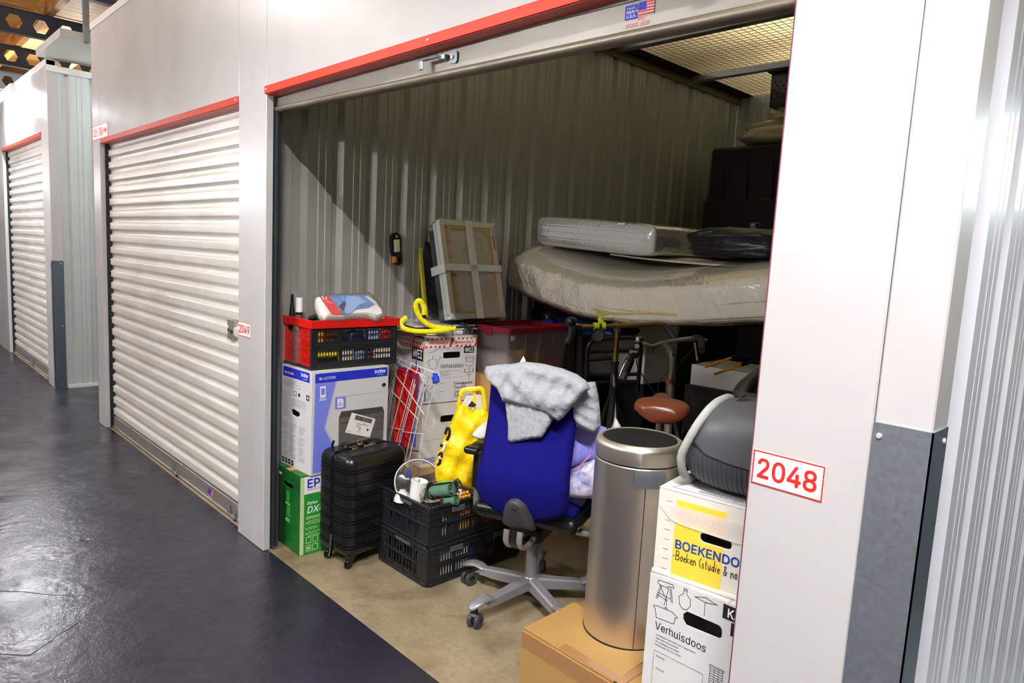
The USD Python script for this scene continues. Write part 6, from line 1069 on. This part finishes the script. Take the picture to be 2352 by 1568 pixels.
def bike2():
    t = thing('bicycle', 'silver bicycle with a brown leather saddle and a small bell, behind the steel bin', 'bicycle', (0, 0, 0))
    hd = A([-.55, .835, 0]); lt = A([.835, .55, 0])
    part(t, 'handlebar', tube(spline([(1.105, 1.40, 1.085), (1.137, 1.417, 1.097), (1.168, 1.446, 1.087), (1.203, 1.486, 1.106), (1.234, 1.519, 1.118), (1.267, 1.55, 1.128), (1.33, 1.60, 1.14), (1.38, 1.60, 1.13)], 6), .0115, 12), 'bike_silver', 60)
    part(t, 'handlebar_end', [tube(spline([(1.105, 1.40, 1.085), (1.145, 1.36, 1.098), (1.19, 1.30, 1.10), (1.233, 1.232, 1.108)], 5), .0115, 12)], 'bike_silver', 60)
    part(t, 'grip', tube(spline([(1.19, 1.295, 1.10), (1.222, 1.21, 1.058), (1.216, 1.18, .99), (1.21, 1.165, .955)], 5), [.016]*6+[.022]*4+[.020]*6, 14), 'black_rubber', 60); part(t, 'shifter', tf(tm(rbox((.05, .055, .04), .016, 14)), mat4((1.218, 1.235, 1.075), 30, 30)), 'black_plastic', 50); part(t, 'shifter_window', tf(B((0, 0, 0), (.035, .006, .010), .002), mat4((1.236, 1.205, 1.085), 40)), 'spoon_wood', False)
    part(t, 'brake_lever', tube(spline([(1.243, 1.165, 1.065), (1.237, 1.142, 1.03), (1.228, 1.122, .975)], 4), [.005, .006, .006, .006, .006, .005, .005, .005, .008], 8), 'chrome', 60)
    part(t, 'bell', lathe([(0, 0), (.017, 0), (.018, .003), (.018, .020), (.013, .026), (0, .027)], 24, (1.177, 1.322, 1.116)), 'chrome', 40); part(t, 'bell_base', lathe([(0, -.03), (.02, -.03), (.02, -.001), (0, -.001)], 20, (1.177, 1.322, 1.116)), 'black_plastic', 40)
    part(t, 'stem', tube([(1.234, 1.447, 1.118), (1.252, 1.462, 1.09), (1.273, 1.476, 1.058), (1.279, 1.472, 1.03), (1.281, 1.469, .968), (1.281, 1.462, .935)], [.019, .017, .021, .018, .014, .014], 14), 'bike_silver', 60); part(t, 'stem_bolt', [cyl((1.285, 1.452, 1.062), .009, .02, 14, 'y'), cyl((1.245, 1.44, 1.126), .006, .012, 10)], 'chrome', 40)
    part(t, 'head_tube', tube([(1.281, 1.462, .925), (1.293, 1.455, .78)], .021, 14), 'bike_silver', 60); part(t, 'headset', [tube([(1.280, 1.462, .945), (1.281, 1.4615, .922)], .024, 16)], 'copper', 60)
    part(t, 'down_tube', tube([(1.286, 1.455, .905), (1.345, 1.37, .80), (1.56, 1.03, .42)], .021, 14), 'bike_silver', 60); part(t, 'lower_cable', [tube(spline([(1.19, 1.32, 1.09), (1.15, 1.36, 1.0), (1.19, 1.42, .90), (1.27, 1.43, .82)], 6), .0025, 6), tube(spline([(1.34, 1.60, 1.12), (1.30, 1.50, 1.02), (1.24, 1.43, .92), (1.28, 1.40, .80)], 6), .0025, 6)], 'black_rubber', 60)
    part(t, 'grip', tube([(1.36, 1.585, 1.135), (1.42, 1.49, 1.10)], .017, 14), 'black_rubber', 60); part(t, 'brake_lever', tube(spline([(1.35, 1.54, 1.12), (1.39, 1.49, 1.09), (1.43, 1.44, 1.055)], 4), .006, 8), 'chrome', 60); part(t, 'brake_clamp', tf(tm(rbox((.05, .05, .035), .012, 10)), mat4((1.335, 1.585, 1.14), 30)), 'black_plastic', 50)
    c0 = A([1.293, 1.455, 0])+hd*.07; c0[2] = .345; a_ = np.linspace(0, 2*np.pi, 48, endpoint=False); ring = lambda R, c: [c+hd*R*math.cos(u)+A([0, 0, R*math.sin(u)]) for u in a_]
    for s in (-1, 1): part(t, 'fork_blade', tube([(1.293+lt[0]*.02*s, 1.455+lt[1]*.02*s, .79), A([1.293, 1.455, .66])+lt*.05*s, c0+lt*.055*s], .010, 10), 'bike_silver', 60)
    wh = part(t, 'front_wheel', tube(ring(.325, c0), .0175, 10, closed=True), 'black_rubber', 60); part(wh, 'rim', tube(ring(.302, c0), .008, 8, closed=True), 'bike_silver', 60); part(wh, 'spokes', [tube([c0+lt*.03*(-1)**i, c0+hd*.3*math.cos(u)+A([0, 0, .3*math.sin(u)])], .001, 4) for i, u in enumerate(a_[::2])], 'bike_silver', 60)
    # saddle: broad rear towards the corridor, nose away
    o = A([1.665, .815, .925]); n_ = 40; P_ = []
    prof_s = np.linspace(0, 1, 26); half = np.interp(prof_s, [0, .06, .2, .4, .6, .8, .95, 1], [.055, .086, .104, .098, .058, .036, .030, .016]); top = np.interp(prof_s, [0, .1, .3, .6, .85, 1], [.042, .056, .056, .046, .050, .044])
    th = np.arange(n_)*2*np.pi/n_
    for s, hw, tp in zip(prof_s, half, top):
        cc = o+hd*(.33*s-.11); hgt = np.interp(s, [0, .3, 1], [.030, .034, .022])
        P_.append(cc+np.outer(hw*np.sign(np.cos(th))*np.abs(np.cos(th))**.7, lt)+np.outer(np.where(np.sin(th) > 0, np.abs(np.sin(th))**.8*hgt*.9, -np.abs(np.sin(th))**.6*hgt*1.1), [0, 0, 1])+[0, 0, tp-.02])
    V = np.vstack(P_); F = []
    k = len(P_)
    for i in range(k-1):
        for j in range(n_): e = (j+1) % n_; F += [[i*n_+j, i*n_+e, (i+1)*n_+e], [i*n_+j, (i+1)*n_+e, (i+1)*n_+j]]
    F += [[0, j+1, j] for j in range(1, n_-1)]+[[(k-1)*n_, (k-1)*n_+j, (k-1)*n_+j+1] for j in range(1, n_-1)]
    part(t, 'saddle', trimesh.Trimesh(V, F, process=False), 'leather', 60, 'brown leather saddle')
    part(t, 'saddle_rail', [tube(spline([o+lt*.03*s-hd*.07+[0, 0, .0], o+lt*.03*s+[0, 0, -.02], o+lt*.02*s+hd*.13+[0, 0, .01]], 5), .0035, 6) for s in (-1, 1)], 'black_plastic', 60)
    part(t, 'seat_post', tube([o+[0, 0, -.01], o+hd*.06+[0, 0, -.28]], .0135, 12), 'bike_silver', 60); part(t, 'seat_tube', tube([o+hd*.05+[0, 0, -.26], (1.57, 1.02, .42)], .017, 12), 'bike_silver', 60)
bike2()
single('pump', cyl((1.52, 1.02, .93), .012, .05, 16), 'bike_silver', 'small silver bottle cap glinting behind the brown saddle', 'bottle')
part('/World/bicycle_001', 'bottle_cage', tube([(1.30, 1.37, .70), (1.31, 1.36, .86)], .018, 14), 'bike_silver', 60)
# ------------------------------------------------------------------ things further back
for lab, N, ya, s3, z0, m in (('white moving box with line drawings behind the carrier of the black bicycle', (.58, 2.25), -4, (.48, .33, .37), .72, 'carton_white'), ('black box on the floor behind the bicycles, lowest of that stack', (.60, 2.24), 0, (.50, .35, .36), 0, 'dark_bag'), ('middle black box in the stack behind the bicycles', (.59, 2.25), 2, (.48, .34, .352), .363, 'dark_bag'), ('pale box lying behind the forks of the silver bicycle', (1.50, 2.35), 3, (.62, .40, .12), .768, 'carton_cream'), ('black crate under the pale box behind the bicycles', (1.52, 2.33), 3, (.66, .44, .762), 0, 'dark_bag'), ('tall black box standing behind the pale box', (1.60, 2.82), 0, (.70, .30, 1.1), 0, 'dark_bag'), ('dark box behind the black bag at the right of the bicycles', (2.25, 2.2), 0, (.55, .5, 1.1), 0, 'dark_bag')):  # black boxes are added to stand for the dark behind the bicycles
    t, F, Rr, T = carton(lab, N, ya, *s3, z0, m)
    if z0 > .7: decal(t, 'drawing', strokes([np.array(l)*1.0 for l in can+bucket+candle+vase], .0016), 'black_print', F @ mat4((.1, .05, 0))); decal(t, 'drawing', strokes([np.array(l) for l in can+vase], .0016), 'black_print', Rr)
wd = thing('wrapped_wardrobe', 'tall dark wrapped furniture filling the back corner under the pillows', 'furniture', (.70, 3.92, 0)); part(wd, 'body', BB((-.52, -.42, 0), (.62, .38, 2.40), .02), 'dark_bag', False); part(wd, 'wrap_fold', [tube(spline([(-.40+i*.2, -.425, 2.3), (-.38+i*.2, -.43, 2.0), (-.42+i*.21, -.425, 1.6)], 5), .006, 6) for i in range(5)], 'film_black', 60); part(wd, 'lower_crate', BB((-.55, -.44, 1.72), (.62, -.36, 2.02), .03), 'black_plastic', False)
for i, (o, d3) in enumerate((((.72, 3.78, 2.405), (.86, .62, .20)), ((.80, 3.86, 2.585), (.62, .5, .125)))):
    t = thing('pillow', ('lower pillow in clear plastic on top of the dark furniture at the back', 'upper pillow in clear plastic under the black laundry basket')[i], 'pillow', o); part(t, 'cushion', blob((0, 0, 0), d3[0]-.06, d3[1]-.06, d3[2]-.03, 'pillow', i+3, .75), 'pillow', 60); part(t, 'plastic_wrap', blob((0, 0, -.004), *d3, 'film', i+6, .7, .3, 3.), 'film', 60)
lb = thing('laundry_basket', 'black plastic basket on the pillows at the top of the back corner', 'basket', (.80, 3.82, 2.70))
def taper(g, h, x0, x1, o, fr): return tf(ext(g, .004), fr)
hx_ = [Point(.03+.045*i+(.022 if j % 2 else 0), .06+.028*j).buffer(.010, quad_segs=2) for i in range(11) for j in range(5)]
gx = Polygon([(.02, 0), (.48, 0), (.5, .25), (0, .25)]).difference(unary_union(hx_)); gy = Polygon([(.015, 0), (.325, 0), (.34, .25), (0, .25)]).difference(unary_union([h for h in hx_ if h.centroid.x < .30]))
for g, fr in ((gx, frame((-.25, -.17, 0), (1, 0, 0), (0, 0, 1))), (gx, frame((.25, .17, 0), (-1, 0, 0), (0, 0, 1))), (gy, frame((.25, -.17, 0), (0, 1, 0), (0, 0, 1))), (gy, frame((-.25, .17, 0), (0, -1, 0), (0, 0, 1)))): part(lb, 'side', ext(g, .004, fr), 'black_plastic', False)
part(lb, 'rim', ext(sbox(-.275, -.195, .275, .195).difference(sbox(-.245, -.165, .245, .165)), .018, mat4((0, 0, .245))), 'black_plastic', False); part(lb, 'base', BB((-.23, -.155, 0), (.23, .155, .006)), 'black_plastic', False)
for nm, lab, c, o, d3, m, sd in (('pole_case', 'dark long case lying behind the silver bicycle under the mattress', 'case', (1.75, 1.75, .78), (.35, .8, .18), 'dark_bag', 12), ('garbage_bag', 'dark bag on the floor between the chair and the silver bicycle', 'bag', (1.35, 1.95, 0), (.5, .4, .7), 'dark_bag', 13)):
    t = thing(nm, lab, c, o); part(t, 'bag', blob((0, 0, 0), *d3, m, sd), m, 60); part(t, 'strap', tube(spline([(-d3[0]*.3, 0, d3[2]*.9), (0, 0, d3[2]*1.08), (d3[0]*.3, 0, d3[2]*.9)], 5), .008, 8), 'black_rubber', 60)
for i in range(2): stick('pole', ('upper orange and black pole lying behind the silver stem', 'lower orange and black pole lying behind the silver stem')[i], 'pole', [(1.24+.04*i, 1.85+.03*i, .965-.035*i), (1.33+.045*i, 1.95+.03*i, 1.02-.035*i)], .007, 'orange', extra=(('sleeve', tube([(1.33+.045*i, 1.95+.03*i, 1.02-.035*i), (1.45+.045*i, 2.08+.03*i, 1.09-.035*i)], .009, 10), 'black_plastic'),))
